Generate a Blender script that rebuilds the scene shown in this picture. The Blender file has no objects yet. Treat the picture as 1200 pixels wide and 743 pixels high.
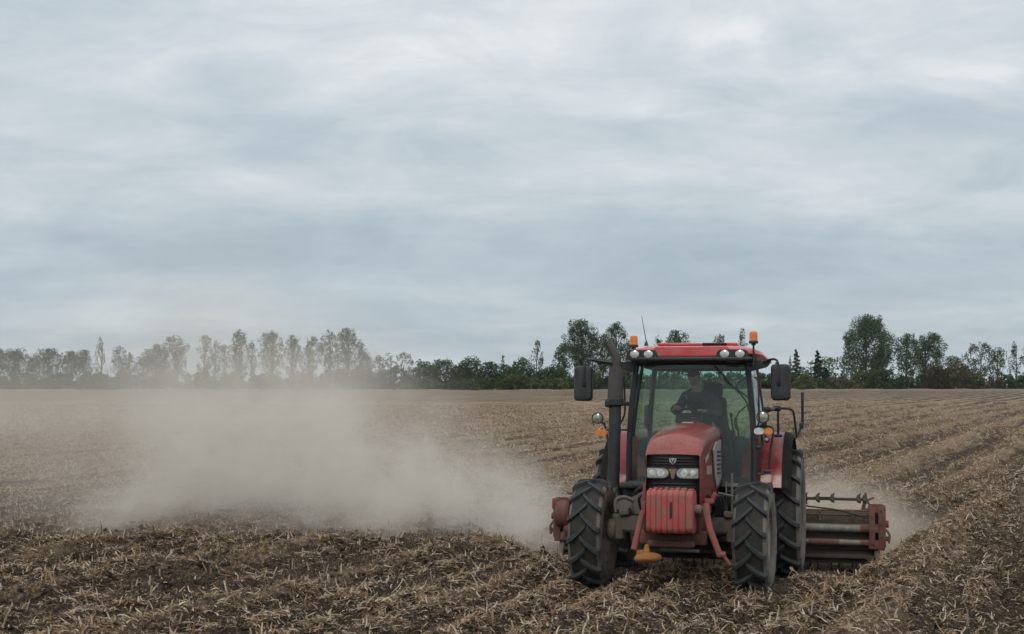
import bpy, bmesh, math, random
import numpy as np
from mathutils import Vector, Matrix, Euler
random.seed(7); RNG = np.random.default_rng(11)
S = bpy.context.scene
COL = S.collection
PI = math.pi
R = math.radians

# ------------------------------------------------------------------ materials
def new_mat(name):
    m = bpy.data.materials.new(name); m.use_nodes = True
    nt = m.node_tree; nt.nodes.clear()
    out = nt.nodes.new('ShaderNodeOutputMaterial')
    return m, nt, out
def N(nt, t, **kw):
    n = nt.nodes.new('ShaderNode' + t)
    for k, v in kw.items():
        if k.startswith('i_'):
            key = k[2:].replace('_', ' ')
            n.inputs[int(key) if key.isdigit() else key].default_value = v
        else: setattr(n, k, v)
    return n
def L(nt, a, b): nt.links.new(a, b)
def c4(c): return (c[0], c[1], c[2], 1)
def ramp(nt, fac, stops, interp='LINEAR'):
    r = N(nt, 'ValToRGB'); r.color_ramp.interpolation = interp
    el = r.color_ramp.elements
    while len(el) < len(stops): el.new(0.5)
    for e, (p, c) in zip(el, stops):
        e.position = p; e.color = c4(c) if hasattr(c, '__len__') else (c, c, c, 1)
    L(nt, fac, r.inputs[0]); return r.outputs[0]
def math_n(nt, op, a, b=None, c=None, clamp=False):
    n = N(nt, 'Math', operation=op, use_clamp=clamp)
    for i, v in enumerate((a, b, c)):
        if v is None: continue
        if isinstance(v, (int, float)): n.inputs[i].default_value = v
        else: L(nt, v, n.inputs[i])
    return n.outputs[0]
def mixc(nt, fac, a, b):
    n = N(nt, 'Mix', data_type='RGBA')
    for sock, v in ((n.inputs[0], fac), (n.inputs[6], a), (n.inputs[7], b)):
        if isinstance(v, (int, float)): sock.default_value = v
        elif isinstance(v, tuple): sock.default_value = c4(v)
        else: L(nt, v, sock)
    return n.outputs[2]
def mr(nt, v, a, b, c=0., d=1., smooth=True):
    n = N(nt, 'MapRange', interpolation_type='SMOOTHSTEP' if smooth else 'LINEAR', clamp=True)
    L(nt, v, n.inputs[0])
    for i, q in enumerate((a, b, c, d)): n.inputs[i + 1].default_value = q
    return n.outputs[0]
def noise(nt, vec, scale, detail=4, rough=.55, dist=0):
    n = N(nt, 'TexNoise', i_Scale=scale, i_Detail=detail, i_Roughness=rough, i_Distortion=dist)
    if vec is not None: L(nt, vec, n.inputs['Vector'])
    return n.outputs['Fac']
def paint(name, base, rough=.45, metal=0., dirt=(.2, .16, .12), amt=.35, scale=6., bump=.0, bscale=60., var=.12, spots=0., coat=0.):
    m, nt, out = new_mat(name)
    tc = N(nt, 'TexCoord'); o = tc.outputs['Object']
    n1 = noise(nt, o, scale, 6, .65)
    f = ramp(nt, n1, [(.5 - .28 * min(amt, 1) - .02, 0.), (.74 - .2 * amt, 1.)])
    n2 = noise(nt, o, scale * 5, 5, .7)
    f2 = math_n(nt, 'MULTIPLY', f, ramp(nt, n2, [(.3, .35), (.65, 1.)]))
    f3 = math_n(nt, 'MULTIPLY', f2, min(1., amt * 1.6))
    v = noise(nt, o, scale * .6, 3)
    b = mixc(nt, ramp(nt, v, [(.3, 0.), (.7, 1.)]), tuple(x * (1 - var) for x in base), tuple(min(1, x * (1 + var)) for x in base))
    col = mixc(nt, f3, b, tuple(dirt))
    if spots:
        n3 = noise(nt, o, scale * 9, 2, .5)
        col = mixc(nt, ramp(nt, n3, [(.64, 0.), (.70, spots)]), col, (.09, .05, .035))
    p = N(nt, 'BsdfPrincipled', i_Metallic=metal)
    L(nt, col, p.inputs['Base Color'])
    L(nt, math_n(nt, 'ADD', rough, math_n(nt, 'MULTIPLY', f3, .4), clamp=True), p.inputs['Roughness'])
    if coat: p.inputs['Coat Weight'].default_value = coat; p.inputs['Coat Roughness'].default_value = .12
    if bump:
        bn = N(nt, 'Bump', i_Strength=bump, i_Distance=.01)
        L(nt, noise(nt, o, bscale, 4, .6), bn.inputs['Height']); L(nt, bn.outputs[0], p.inputs['Normal'])
    L(nt, p.outputs[0], out.inputs[0]); return m

DUST = (.235, .19, .145)
M = {}
M['red'] = paint('tractor_red_paint', (.53, .034, .042), .30, 0, (.38, .26, .21), .36, 4.5, .10, 90, .14, .3, .5)
M['red_bonnet'] = paint('dust_filmed_red_paint', (.55, .042, .048), .32, 0, (.40, .28, .22), .56, 3.4, .12, 90, .16, .5, .9)
M['red_arm'] = paint('muddy_red_steel', (.30, .026, .028), .6, 0, (.13, .095, .07), .75, 8, .5, 50, .2, .7)
M['red_dirty'] = paint('muddy_red_cast_iron', (.48, .036, .044), .5, 0, (.20, .145, .105), .66, 9, .5, 50, .2, .6)
M['red_rust'] = paint('worn_red_steel', (.17, .034, .03), .75, 0, (.14, .10, .078), .85, 6, .5, 40, .25, .8)
M['black'] = paint('black_plastic', (.016, .018, .02), .55, 0, (.09, .08, .07), .28, 6, .15, 80)
M['dark'] = paint('dark_engine_metal', (.012, .012, .013), .7, .0, (.05, .043, .036), .4, 8, .4, 40)
M['frame_black'] = paint('black_cab_frame', (.012, .014, .017), .45, 0, (.07, .065, .06), .2, 5)
M['rubber'] = paint('dusty_tyre_rubber', (.013, .016, .018), .85, 0, (.075, .063, .05), .52, 5, .35, 70)
M['lug'] = paint('worn_tyre_lug_rubber', (.026, .031, .034), .8, 0, (.085, .085, .08), .5, 7, .35, 70)
M['sidewall'] = paint('dust_caked_tyre_sidewall', (.085, .082, .074), .9, 0, (.22, .19, .155), .6, 5, .35, 70, .2)
M['muffler'] = paint('heat_greyed_steel', (.05, .05, .048), .6, .2, (.12, .105, .09), .5, 7, .3, 40)
M['rim'] = paint('dusty_pale_wheel_rim', (.34, .33, .30), .6, .0, (.17, .125, .09), .55, 6, .3, 40, .15, .5)
M['axle'] = paint('mud_covered_axle_casting', (.10, .095, .085), .85, 0, (.15, .118, .09), .75, 6, .8, 30)
M['grey'] = paint('grey_plate', (.13, .13, .12), .7, 0, (.17, .14, .11), .5, 6, .4, 40)
M['silver_decal'] = paint('pale_grey_side_panel', (.33, .33, .31), .5, 0, DUST, .4, 6)
M['steel'] = paint('worn_pipe_steel', (.25, .25, .23), .5, .25, (.15, .115, .085), .6, 5, .3, 40, .2, .3)
M['hood'] = paint('dust_covered_sheet', (.17, .145, .115), .8, 0, (.09, .068, .05), .6, 4, .4, 40, .25, .3)
M['dark_steel'] = paint('soil_dark_steel', (.045, .04, .036), .75, 0, (.085, .066, .05), .7, 5, .6, 30)
M['orange_rust'] = paint('orange_rusty_foot', (.36, .13, .025), .75, 0, (.16, .10, .05), .6, 12, .6, 40)
M['seat'] = paint('seat_cloth', (.035, .038, .042), .9, 0, (.06, .06, .06), .2, 8)
M['jacket'] = paint('dark_work_jacket', (.065, .07, .082), .9, 0, (.08, .075, .07), .2, 8)
M['trousers'] = paint('dark_work_trousers', (.03, .035, .045), .9, 0, (.06, .055, .05), .2, 8)
M['skin'] = paint('weathered_skin', (.48, .28, .19), .55, 0, (.3, .17, .12), .2, 10)
M['hair'] = paint('short_dark_hair', (.03, .022, .018), .8, 0, (.05, .04, .03), .2, 30)
M['cable'] = paint('black_hose_rubber', (.012, .012, .013), .6, 0, (.05, .045, .04), .3, 10)
M['emblem'] = paint('pale_metal_emblem', (.42, .43, .43), .35, .3, DUST, .2, 20)
M['mud'] = paint('dried_mud', (.2, .155, .115), .95, 0, (.13, .095, .07), .5, 10, .8, 40)

def lamp_mat(name, base, tint, rough=.12):
    m, nt, out = new_mat(name)
    tc = N(nt, 'TexCoord')
    v = N(nt, 'TexVoronoi', i_Scale=22.); L(nt, tc.outputs['Object'], v.inputs['Vector'])
    c = mixc(nt, ramp(nt, v.outputs['Distance'], [(.0, .8), (.9, 0.)]), base, tint)
    p = N(nt, 'BsdfPrincipled', i_Roughness=rough, i_Metallic=.25); L(nt, c, p.inputs['Base Color'])
    p.inputs['Coat Weight'].default_value = .8
    L(nt, p.outputs[0], out.inputs[0]); return m
M['lens'] = lamp_mat('clear_lamp_lens', (.38, .38, .36), (.85, .86, .84))
M['headlens'] = lamp_mat('headlamp_glass', (.22, .21, .17), (.52, .50, .44))
M['amber'] = lamp_mat('amber_lens', (.62, .17, .015), (.85, .28, .03), .2)
M['beacon'] = lamp_mat('orange_beacon_plastic', (.60, .14, .01), (.9, .26, .02), .15)

def glass_mat():
    m, nt, out = new_mat('green_tinted_cab_glass')
    t = N(nt, 'BsdfTransparent'); t.inputs[0].default_value = (.66, .88, .79, 1)
    g = N(nt, 'BsdfGlossy'); g.inputs['Color'].default_value = (.9, .95, .95, 1); g.inputs['Roughness'].default_value = .02
    fr = N(nt, 'Fresnel', i_IOR=1.5)
    m1 = N(nt, 'MixShader'); L(nt, fr.outputs[0], m1.inputs[0]); L(nt, t.outputs[0], m1.inputs[1]); L(nt, g.outputs[0], m1.inputs[2])
    d = N(nt, 'BsdfDiffuse'); d.inputs[0].default_value = (.24, .24, .22, 1)
    tc = N(nt, 'TexCoord')
    f = ramp(nt, noise(nt, tc.outputs['Object'], 3.5, 6, .7), [(.3, .03), (.8, .12)])
    m2 = N(nt, 'MixShader'); L(nt, f, m2.inputs[0]); L(nt, m1.outputs[0], m2.inputs[1]); L(nt, d.outputs[0], m2.inputs[2])
    L(nt, m2.outputs[0], out.inputs[0]); return m
M['glass'] = glass_mat()

# ------------------------------------------------------------------ mesh helpers
def link_mesh(name, bm, mat, parent=None, angle=35, smooth=True):
    me = bpy.data.meshes.new(name); bm.to_mesh(me); bm.free()
    mats = mat if isinstance(mat, (list, tuple)) else [mat]
    for k in mats: me.materials.append(k)
    if smooth:
        for p in me.polygons: p.use_smooth = True
        me.set_sharp_from_angle(angle=R(angle))
    o = bpy.data.objects.new(name, me); COL.objects.link(o)
    if parent is not None: o.parent = parent
    return o
def merge(bm, tmp, mi=0, mtx=None):
    if mtx is not None: bmesh.ops.transform(tmp, matrix=mtx, verts=tmp.verts)
    vm = {v: bm.verts.new(v.co) for v in tmp.verts}
    for f in tmp.faces:
        try: nf = bm.faces.new([vm[v] for v in f.verts]); nf.material_index = mi
        except ValueError: pass
    tmp.free()
def rot(rx=0, ry=0, rz=0): return Euler((R(rx), R(ry), R(rz))).to_matrix().to_4x4()
def box(bm, c, s, bev=.01, r=(0, 0, 0), seg=2, mi=0, taper=None):
    t = bmesh.new(); bmesh.ops.create_cube(t, size=1)
    for v in t.verts:
        v.co = Vector((v.co.x * s[0], v.co.y * s[1], v.co.z * s[2]))
        if taper and v.co.z > 0: v.co.x *= taper[0]; v.co.y *= taper[1]
    if bev: bmesh.ops.bevel(t, geom=t.edges[:], offset=bev, segments=seg, affect='EDGES', profile=.5, clamp_overlap=True)
    merge(bm, t, mi, Matrix.Translation(c) @ rot(*r))
def ring_loft(bm, rings, closed=True, cap=True, mi=0):
    vs = [[bm.verts.new(p) for p in r] for r in rings]
    n = len(vs[0])
    for a, b in zip(vs, vs[1:]):
        for i in range(n if closed else n - 1):
            j = (i + 1) % n
            try: bm.faces.new((a[i], a[j], b[j], b[i])).material_index = mi
            except ValueError: pass
    if cap and closed:
        bm.faces.new(list(reversed(vs[0]))).material_index = mi; bm.faces.new(vs[-1]).material_index = mi
    return vs
def tube(bm, pts, r, n=10, mi=0, cap=True):
    pts = [Vector(p) for p in pts]
    rs = r if hasattr(r, '__len__') else [r] * len(pts)
    rings = []; up = None
    for i, p in enumerate(pts):
        d = (pts[min(i + 1, len(pts) - 1)] - pts[max(i - 1, 0)]).normalized()
        if up is None:
            up = Vector((0, 0, 1)) if abs(d.z) < .9 else Vector((0, 1, 0))
        a = d.cross(up).normalized(); b = a.cross(d).normalized(); up = b
        rings.append([p + (a * math.cos(2 * PI * k / n) + b * math.sin(2 * PI * k / n)) * rs[i] for k in range(n)])
    ring_loft(bm, rings, True, cap, mi)
def spline(pts, n=6):
    P = [Vector(p) for p in pts]; out = []
    for i in range(len(P) - 1):
        a, b, c, d = P[max(i - 1, 0)], P[i], P[i + 1], P[min(i + 2, len(P) - 1)]
        for k in range(n):
            t = k / n
            out.append(.5 * ((2 * b) + (c - a) * t + (2 * a - 5 * b + 4 * c - d) * t * t + (3 * b - a - 3 * c + d) * t ** 3))
    out.append(P[-1]); return out
def cyl(bm, c, r, h, axis='Z', n=24, bev=0, mi=0, r2=None):
    r2 = r if r2 is None else r2
    prof = [(r, -h / 2), (r2, h / 2)] if not bev else [(r - bev, -h / 2), (r, -h / 2 + bev), (r2, h / 2 - bev), (r2 - bev, h / 2)]
    lathe(bm, prof, c, axis, n, mi)
def lathe(bm, prof, c=(0, 0, 0), axis='Z', n=24, mi=0, cap=True):
    rings = []
    for r, z in prof:
        ring = []
        for k in range(n):
            a = 2 * PI * k / n; x, y = r * math.cos(a), r * math.sin(a)
            ring.append(Vector(c) + {'Z': Vector((x, y, z)), 'X': Vector((z, x, y)), 'Y': Vector((y, z, x))}[axis])
        rings.append(ring)
    ring_loft(bm, rings, True, cap, mi)
def prism(bm, pts, thick, plane='XZ', off=0., bev=0., mi=0):
    """extruded outline; plane XZ extrudes along Y, YZ along X, XY along Z, centred at off"""
    t = bmesh.new()
    def P(a, b, h): return {'XZ': (a, h, b), 'YZ': (h, a, b), 'XY': (a, b, h)}[plane]
    lo = [t.verts.new(P(a, b, off - thick / 2)) for a, b in pts]; hi = [t.verts.new(P(a, b, off + thick / 2)) for a, b in pts]
    t.faces.new(lo); t.faces.new(list(reversed(hi)))
    for i in range(len(pts)):
        j = (i + 1) % len(pts); t.faces.new((lo[j], lo[i], hi[i], hi[j]))
    bmesh.ops.recalc_face_normals(t, faces=t.faces)
    if bev: bmesh.ops.bevel(t, geom=t.edges[:], offset=bev, segments=2, affect='EDGES', clamp_overlap=True)
    merge(bm, t, mi)
def ball(bm, c, s, sub=2, mi=0, r=(0, 0, 0), jit=0):
    t = bmesh.new(); bmesh.ops.create_icosphere(t, subdivisions=sub, radius=1)
    for v in t.verts:
        k = 1 + random.uniform(-jit, jit)
        v.co = Vector((v.co.x * s[0] * k, v.co.y * s[1] * k, v.co.z * s[2] * k))
    merge(bm, t, mi, Matrix.Translation(c) @ rot(*r))
def rrect(w, h, r, n=5, cx=0, cy=0):
    out = []
    for qx, qy, a0 in ((1, 1, 0), (-1, 1, 90), (-1, -1, 180), (1, -1, 270)):
        for k in range(n + 1):
            a = R(a0 + 90 * k / n)
            out.append((cx + qx * (w / 2 - r) + r * math.cos(a), cy + qy * (h / 2 - r) + r * math.sin(a)))
    return out
def thing(name, label, cat, loc=(0, 0, 0), rotv=(0, 0, 0), group=None):
    o = bpy.data.objects.new(name, None); COL.objects.link(o); o.location = loc; o.rotation_euler = rotv
    o.empty_display_size = .3
    return tag(o, label, cat, group)
def tag(o, label=None, cat=None, group=None, kind=None):
    if label: o['label'] = label
    if cat: o['category'] = cat
    if group: o['group'] = group
    if kind: o['kind'] = kind
    return o
def part(name, bm, mat, parent, label=None, angle=35):
    o = link_mesh(name, bm, M[mat] if isinstance(mat, str) else [M[k] if isinstance(k, str) else k for k in mat], parent, angle)
    if label: o['label'] = label
    return o

# ------------------------------------------------------------------ terrain function
def _hash(ix, iy, s):
    h = (ix.astype(np.int64) * 374761393 + iy.astype(np.int64) * 668265263 + s * 1442695041) & 0xFFFFFFFF
    h = ((h ^ (h >> 13)) * 1274126177) & 0xFFFFFFFF
    h = (h ^ (h >> 16)) & 0xFFFFFFFF
    return h.astype(np.float64) / 4294967295.
def vnoise(x, y, s=0):
    ix = np.floor(x); iy = np.floor(y); fx = x - ix; fy = y - iy
    fx = fx * fx * fx * (fx * (fx * 6 - 15) + 10); fy = fy * fy * fy * (fy * (fy * 6 - 15) + 10)
    a = _hash(ix, iy, s); b = _hash(ix + 1, iy, s); c = _hash(ix, iy + 1, s); d = _hash(ix + 1, iy + 1, s)
    return (a + (b - a) * fx) * (1 - fy) + (c + (d - c) * fx) * fy
def fbm(x, y, o=4, s=0, g=.5):
    t = 0.; a = 1.; n = 0.
    for k in range(o):
        t = t + a * vnoise(x * 2 ** k + 17.3 * k, y * 2 ** k - 9.1 * k, s + k); n += a; a *= g
    return t / n
def sst(t):
    t = np.clip(t, 0, 1); return t * t * (3 - 2 * t)
RA = R(24.2)
CR, SR = math.cos(RA), math.sin(RA)
def rowc(x, y): return x * CR - y * SR, x * SR + y * CR       # across, along the rows
def wobble(s, t): return .22 * np.sin(t * .13 + s * .4) + .10 * np.sin(t * .37 + 1 + s * .9)
def berm_x(y): return 4.95 + (y - 18.4) * .47
def height(x, y, fine=True):
    x = np.asarray(x, float); y = np.asarray(y, float)
    s, t = rowc(x, y)
    y0 = 20.0 - 3.8 * sst((x + .2) / 1.2)
    m = sst((y - y0) / np.where(x > .4, 4.4, 3.0)) * (1 - sst((y - 30) / 30.))
    side = sst((berm_x(y) - x) / .5)
    h = -.32 * m * side * (.12 + .88 * sst((x + 1.2) / 1.6))
    h += .075 * np.exp(-((x - berm_x(y) - .30) / .3) ** 2) * sst((y - 16.5) / 2) * (1 - sst((y - 40) / 20)) * (.6 + .8 * vnoise(x * 1.3, y * 1.3, 5))
    h += .012 * np.exp(-((y - 19.7 - .35 * np.sin(x * .9)) / .45) ** 2) * sst((.9 - x) / .8) * (.5 + .9 * vnoise(x * 1.1, y * 1.4, 6))
    for wx_, wy_ in ((.98, 16.36), (2.74, 15.86), (1.42, 18.6), (3.5, 18.05)):     # soil squeezed up beside the tyres
        h += .055 * np.exp(-(((x - wx_) / .34) ** 2 + ((y - wy_ + .1) / .5) ** 2))
    near = 1 - sst((np.hypot(x, y) - 60) / 60)
    ww = s + wobble(s, t)
    tilled = m * side
    h += (.060 * np.cos(2 * PI * ww / .75)) * near * (1 - .5 * tilled) + (.045 + .10 * sst((x - 1) / 6)) * np.cos(2 * PI * ww / 2.25 + .4) * (1 - .7 * tilled)
    h += .17 * (fbm(s * .42, t * .06, 3, 41) - .5)
    g_ = np.exp(-((x - 4.2) / 1.3) ** 2 - ((y - 18.7) / 1.3) ** 2)
    h = h - .07 * g_
    if fine:
        f1 = np.abs(fbm(x * 2.6, y * 2.6, 3, 51) - .5) * 2
        f2 = fbm(x * 8., y * 8., 3, 61, .6) - .5
        f3 = np.abs(fbm(x * 22., y * 22., 2, 71, .6) - .5) * -2 + .3
        nn = 1 - .6 * sst((np.hypot(x, y) - 25) / 50)
        h += (.10 * (.45 - f1) + .11 * f2 + .034 * f3) * nn
    return h

# ------------------------------------------------------------------ ground sheet
def ground_mat():
    m, nt, out = new_mat('stubble_soil')
    g = N(nt, 'NewGeometry'); pos = g.outputs['Position']
    mp = N(nt, 'Mapping', vector_type='TEXTURE'); L(nt, pos, mp.inputs['Vector'])
    mp.inputs['Rotation'].default_value = (0, 0, -RA)
    rs = N(nt, 'Mapping'); L(nt, mp.outputs[0], rs.inputs['Vector']); rs.inputs['Scale'].default_value = (1, .16, 1)
    rs2 = N(nt, 'Mapping'); L(nt, mp.outputs[0], rs2.inputs['Vector']); rs2.inputs['Scale'].default_value = (.35, .03, 1)
    soil = ramp(nt, noise(nt, pos, 2.4, 8, .7), [(.3, (.036, .025, .0175)), (.55, (.085, .060, .042)), (.75, (.150, .108, .078))])
    straw = ramp(nt, noise(nt, pos, 9., 5, .7), [(.3, (.19, .13, .085)), (.6, (.35, .26, .18)), (.8, (.50, .39, .28))])
    # litter streaks along the rows, litter speckle
    st = noise(nt, rs.outputs[0], 1.6, 6, .68)
    bg = noise(nt, rs2.outputs[0], 1.2, 4, .6)
    sp = noise(nt, pos, 16, 4, .75)
    sp2 = noise(nt, rs.outputs[0], 6.5, 4, .7)
    v = math_n(nt, 'ADD', math_n(nt, 'MULTIPLY', st, .42), math_n(nt, 'ADD', math_n(nt, 'MULTIPLY', bg, .34), math_n(nt, 'ADD', math_n(nt, 'MULTIPLY', sp, .26), math_n(nt, 'MULTIPLY', sp2, .22))))
    ys = N(nt, 'SeparateXYZ'); L(nt, pos, ys.inputs[0])
    far = N(nt, 'MapRange'); L(nt, ys.outputs[1], far.inputs[0])
    for i, q in enumerate((20, 110, 0, 1)): far.inputs[i + 1].default_value = q
    lf = N(nt, 'MapRange'); L(nt, ys.outputs[0], lf.inputs[0])
    for i, q in enumerate((3, -14, 0, 1)): lf.inputs[i + 1].default_value = q
    v = math_n(nt, 'ADD', v, math_n(nt, 'MULTIPLY', far.outputs[0], .02))
    v = math_n(nt, 'ADD', v, math_n(nt, 'MULTIPLY', lf.outputs[0], .03))
    sx_ = N(nt, 'SeparateXYZ'); L(nt, mp.outputs[0], sx_.inputs[0])
    sA, tA = sx_.outputs[0], sx_.outputs[1]
    w1 = math_n(nt, 'MULTIPLY', math_n(nt, 'SINE', math_n(nt, 'ADD', math_n(nt, 'MULTIPLY', tA, .13), math_n(nt, 'MULTIPLY', sA, .4))), .22)
    w2 = math_n(nt, 'MULTIPLY', math_n(nt, 'SINE', math_n(nt, 'ADD', math_n(nt, 'ADD', math_n(nt, 'MULTIPLY', tA, .37), 1.), math_n(nt, 'MULTIPLY', sA, .9))), .10)
    wv = math_n(nt, 'ADD', sA, math_n(nt, 'ADD', w1, w2))
    v = math_n(nt, 'SUBTRACT', v, mr(nt, ys.outputs[0], 3, 14, 0, .022))
    c1 = math_n(nt, 'COSINE', math_n(nt, 'MULTIPLY', wv, 2 * PI / 2.25))
    c2 = math_n(nt, 'COSINE', math_n(nt, 'MULTIPLY', wv, 2 * PI / .75))
    v = math_n(nt, 'ADD', v, math_n(nt, 'ADD', math_n(nt, 'MULTIPLY', c1, .092), math_n(nt, 'MULTIPLY', c2, .022)))
    nr = N(nt, 'MapRange'); L(nt, ys.outputs[1], nr.inputs[0])
    for i, q in enumerate((17, 42, -.11, 0)): nr.inputs[i + 1].default_value = q
    v = math_n(nt, 'ADD', v, nr.outputs[0])
    mask = ramp(nt, v, [(.60, 0.), (.69, 1.)])
    col = mixc(nt, mask, soil, straw)
    # chips of chaff and crumbs pressed into the soil
    vo = N(nt, 'TexVoronoi', i_Scale=42.); L(nt, pos, vo.inputs['Vector'])
    vr = N(nt, 'SeparateColor'); L(nt, vo.outputs['Color'], vr.inputs[0])
    chip = math_n(nt, 'MULTIPLY', math_n(nt, 'GREATER_THAN', vr.outputs[0], .80), math_n(nt, 'LESS_THAN', vo.outputs['Distance'], .42))
    col = mixc(nt, math_n(nt, 'MULTIPLY', chip, .75), col, straw)
    crumb = mr(nt, vr.outputs[1], .2, .9, .65, 1.35, False)
    mc = N(nt, 'Mix', data_type='RGBA', blend_type='MULTIPLY'); mc.inputs[0].default_value = 1; L(nt, col, mc.inputs[6]); L(nt, crumb, mc.inputs[7]); col = mc.outputs[2]
    # ochre drifts of chaff
    oc = ramp(nt, noise(nt, rs2.outputs[0], 2.6, 4, .6), [(.56, 0.), (.68, .45)])
    col = mixc(nt, math_n(nt, 'MULTIPLY', oc, mask), col, (.36, .22, .09))
    p = N(nt, 'BsdfPrincipled', i_Roughness=.95); p.inputs['Specular IOR Level'].default_value = .15
    L(nt, col, p.inputs['Base Color'])
    b = N(nt, 'Bump', i_Strength=1., i_Distance=.05)
    L(nt, math_n(nt, 'ADD', noise(nt, pos, 34, 6, .8), math_n(nt, 'MULTIPLY', noise(nt, pos, 9, 4, .7), 1.8)), b.inputs['Height'])
    L(nt, b.outputs[0], p.inputs['Normal']); L(nt, p.outputs[0], out.inputs[0]); return m
M['soil'] = ground_mat()

def grid_obj(name, X, Y, Z, mat):
    nr, nc = X.shape
    co = np.stack([X, Y, Z], -1).reshape(-1, 3).astype(np.float32)
    i = np.arange(nr * nc).reshape(nr, nc)
    q = np.stack([i[:-1, :-1], i[:-1, 1:], i[1:, 1:], i[1:, :-1]], -1).reshape(-1)
    me = bpy.data.meshes.new(name)
    me.vertices.add(len(co)); me.vertices.foreach_set('co', co.ravel())
    nf = len(q) // 4
    me.loops.add(len(q)); me.loops.foreach_set('vertex_index', q.astype(np.int32))
    me.polygons.add(nf); me.polygons.foreach_set('loop_start', np.arange(nf, dtype=np.int32) * 4)
    me.update(calc_edges=True); me.validate()
    me.polygons.foreach_set('use_smooth', np.ones(nf, bool))
    me.materials.append(mat)
    o = bpy.data.objects.new(name, me); COL.objects.link(o); return o
ys = [-60, -30, -10, 0, 4, 8, 10]
y = 11.
while y < 150: ys.append(y); y *= 1.0034
while y < 2600: ys.append(y); y *= 1.03
ys = np.array(ys, float)
us = np.concatenate([np.linspace(-4, -.6, 14), np.linspace(-.58, -.42, 60), np.linspace(-.4195, .4195, 860), np.linspace(.42, .58, 60), np.linspace(.6, 4, 14)])
Yg, Ug = np.meshgrid(ys, us, indexing='ij')
Xg = Ug * np.maximum(Yg, 11)
Zg = height(Xg, Yg)
fade = 1 - sst((Yg - 120) / 80)
Zg = Zg * fade
ground = grid_obj('ground', Xg, Yg, Zg, M['soil']); tag(ground, kind='structure')
ground['label'] = 'brown stubble field with low furrows and broken clods'
del Xg, Yg, Ug, Zg

# ------------------------------------------------------------------ straw litter, stubs, clods
def raw_mesh(name, co, faces, nper, mat, col=None):
    me = bpy.data.meshes.new(name)
    me.vertices.add(len(co)); me.vertices.foreach_set('co', co.astype(np.float32).ravel())
    nf = len(faces) // nper
    me.loops.add(len(faces)); me.loops.foreach_set('vertex_index', faces.astype(np.int32))
    me.polygons.add(nf); me.polygons.foreach_set('loop_start', np.arange(nf, dtype=np.int32) * nper)
    me.update(calc_edges=True)
    me.materials.append(mat)
    if col is not None:
        a = me.color_attributes.new('tone', 'FLOAT_COLOR', 'POINT')
        a.data.foreach_set('color', np.concatenate([col, np.ones((len(col), 1))], 1).astype(np.float32).ravel())
    o = bpy.data.objects.new(name, me); COL.objects.link(o); return o
def straw_mat():
    m, nt, out = new_mat('dry_maize_litter')
    a = N(nt, 'Attribute', attribute_name='tone')
    g = N(nt, 'NewGeometry')
    f = ramp(nt, noise(nt, g.outputs['Position'], 45, 3, .6), [(.3, .6), (.7, 1.15)])
    mx = N(nt, 'Mix', data_type='RGBA', blend_type='MULTIPLY'); mx.inputs[0].default_value = 1
    L(nt, a.outputs['Color'], mx.inputs[6]); L(nt, f, mx.inputs[7])
    d = N(nt, 'BsdfDiffuse'); L(nt, mx.outputs[2], d.inputs[0])
    t = N(nt, 'BsdfTranslucent'); L(nt, mx.outputs[2], t.inputs[0])
    s = N(nt, 'MixShader', i_0=.22); L(nt, d.outputs[0], s.inputs[1]); L(nt, t.outputs[0], s.inputs[2])
    L(nt, s.outputs[0], out.inputs[0]); return m
M['straw'] = straw_mat()
def litter_density(x, y):
    s, t = rowc(x, y)
    ww = s + wobble(s, t)
    d = .24 + 1.4 * sst((fbm(x * 1.9, y * 1.9, 3, 81) - .42) / .16) * (.60 + .40 * np.cos(2 * PI * ww / .75 + .3)) * (.16 + .84 * (.5 + .5 * np.cos(2 * PI * ww / 2.25 + .5)) + .45 * sst((4 - x) / 5.)) * (1 - .38 * sst((x - 3) / 6.)) * 1.15
    d *= .45 + 1.1 * sst((fbm(s * .5, t * .12, 2, 91) - .3) / .4)
    return np.clip(d, 0, 1.3) / 1.3
def sample(y1, y2, dens, spread=.46):
    area = spread * (y2 * y2 - y1 * y1)
    n = int(area * dens)
    y = np.sqrt(RNG.uniform(y1 * y1, y2 * y2, n)); x = RNG.uniform(-spread, spread, n) * y
    keep = RNG.uniform(0, 1, n) < litter_density(x, y)
    return x[keep], y[keep]
def tones(n):
    pal = np.array([(.56, .45, .34), (.42, .31, .21), (.68, .58, .46), (.30, .20, .125), (.38, .235, .115), (.18, .12, .08), (.50, .385, .265)])
    w = np.array([.22, .2, .12, .16, .1, .12, .08]); c = pal[RNG.choice(len(pal), n, p=w / w.sum())]
    return c * RNG.uniform(.75, 1.12, (n, 1))
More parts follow.
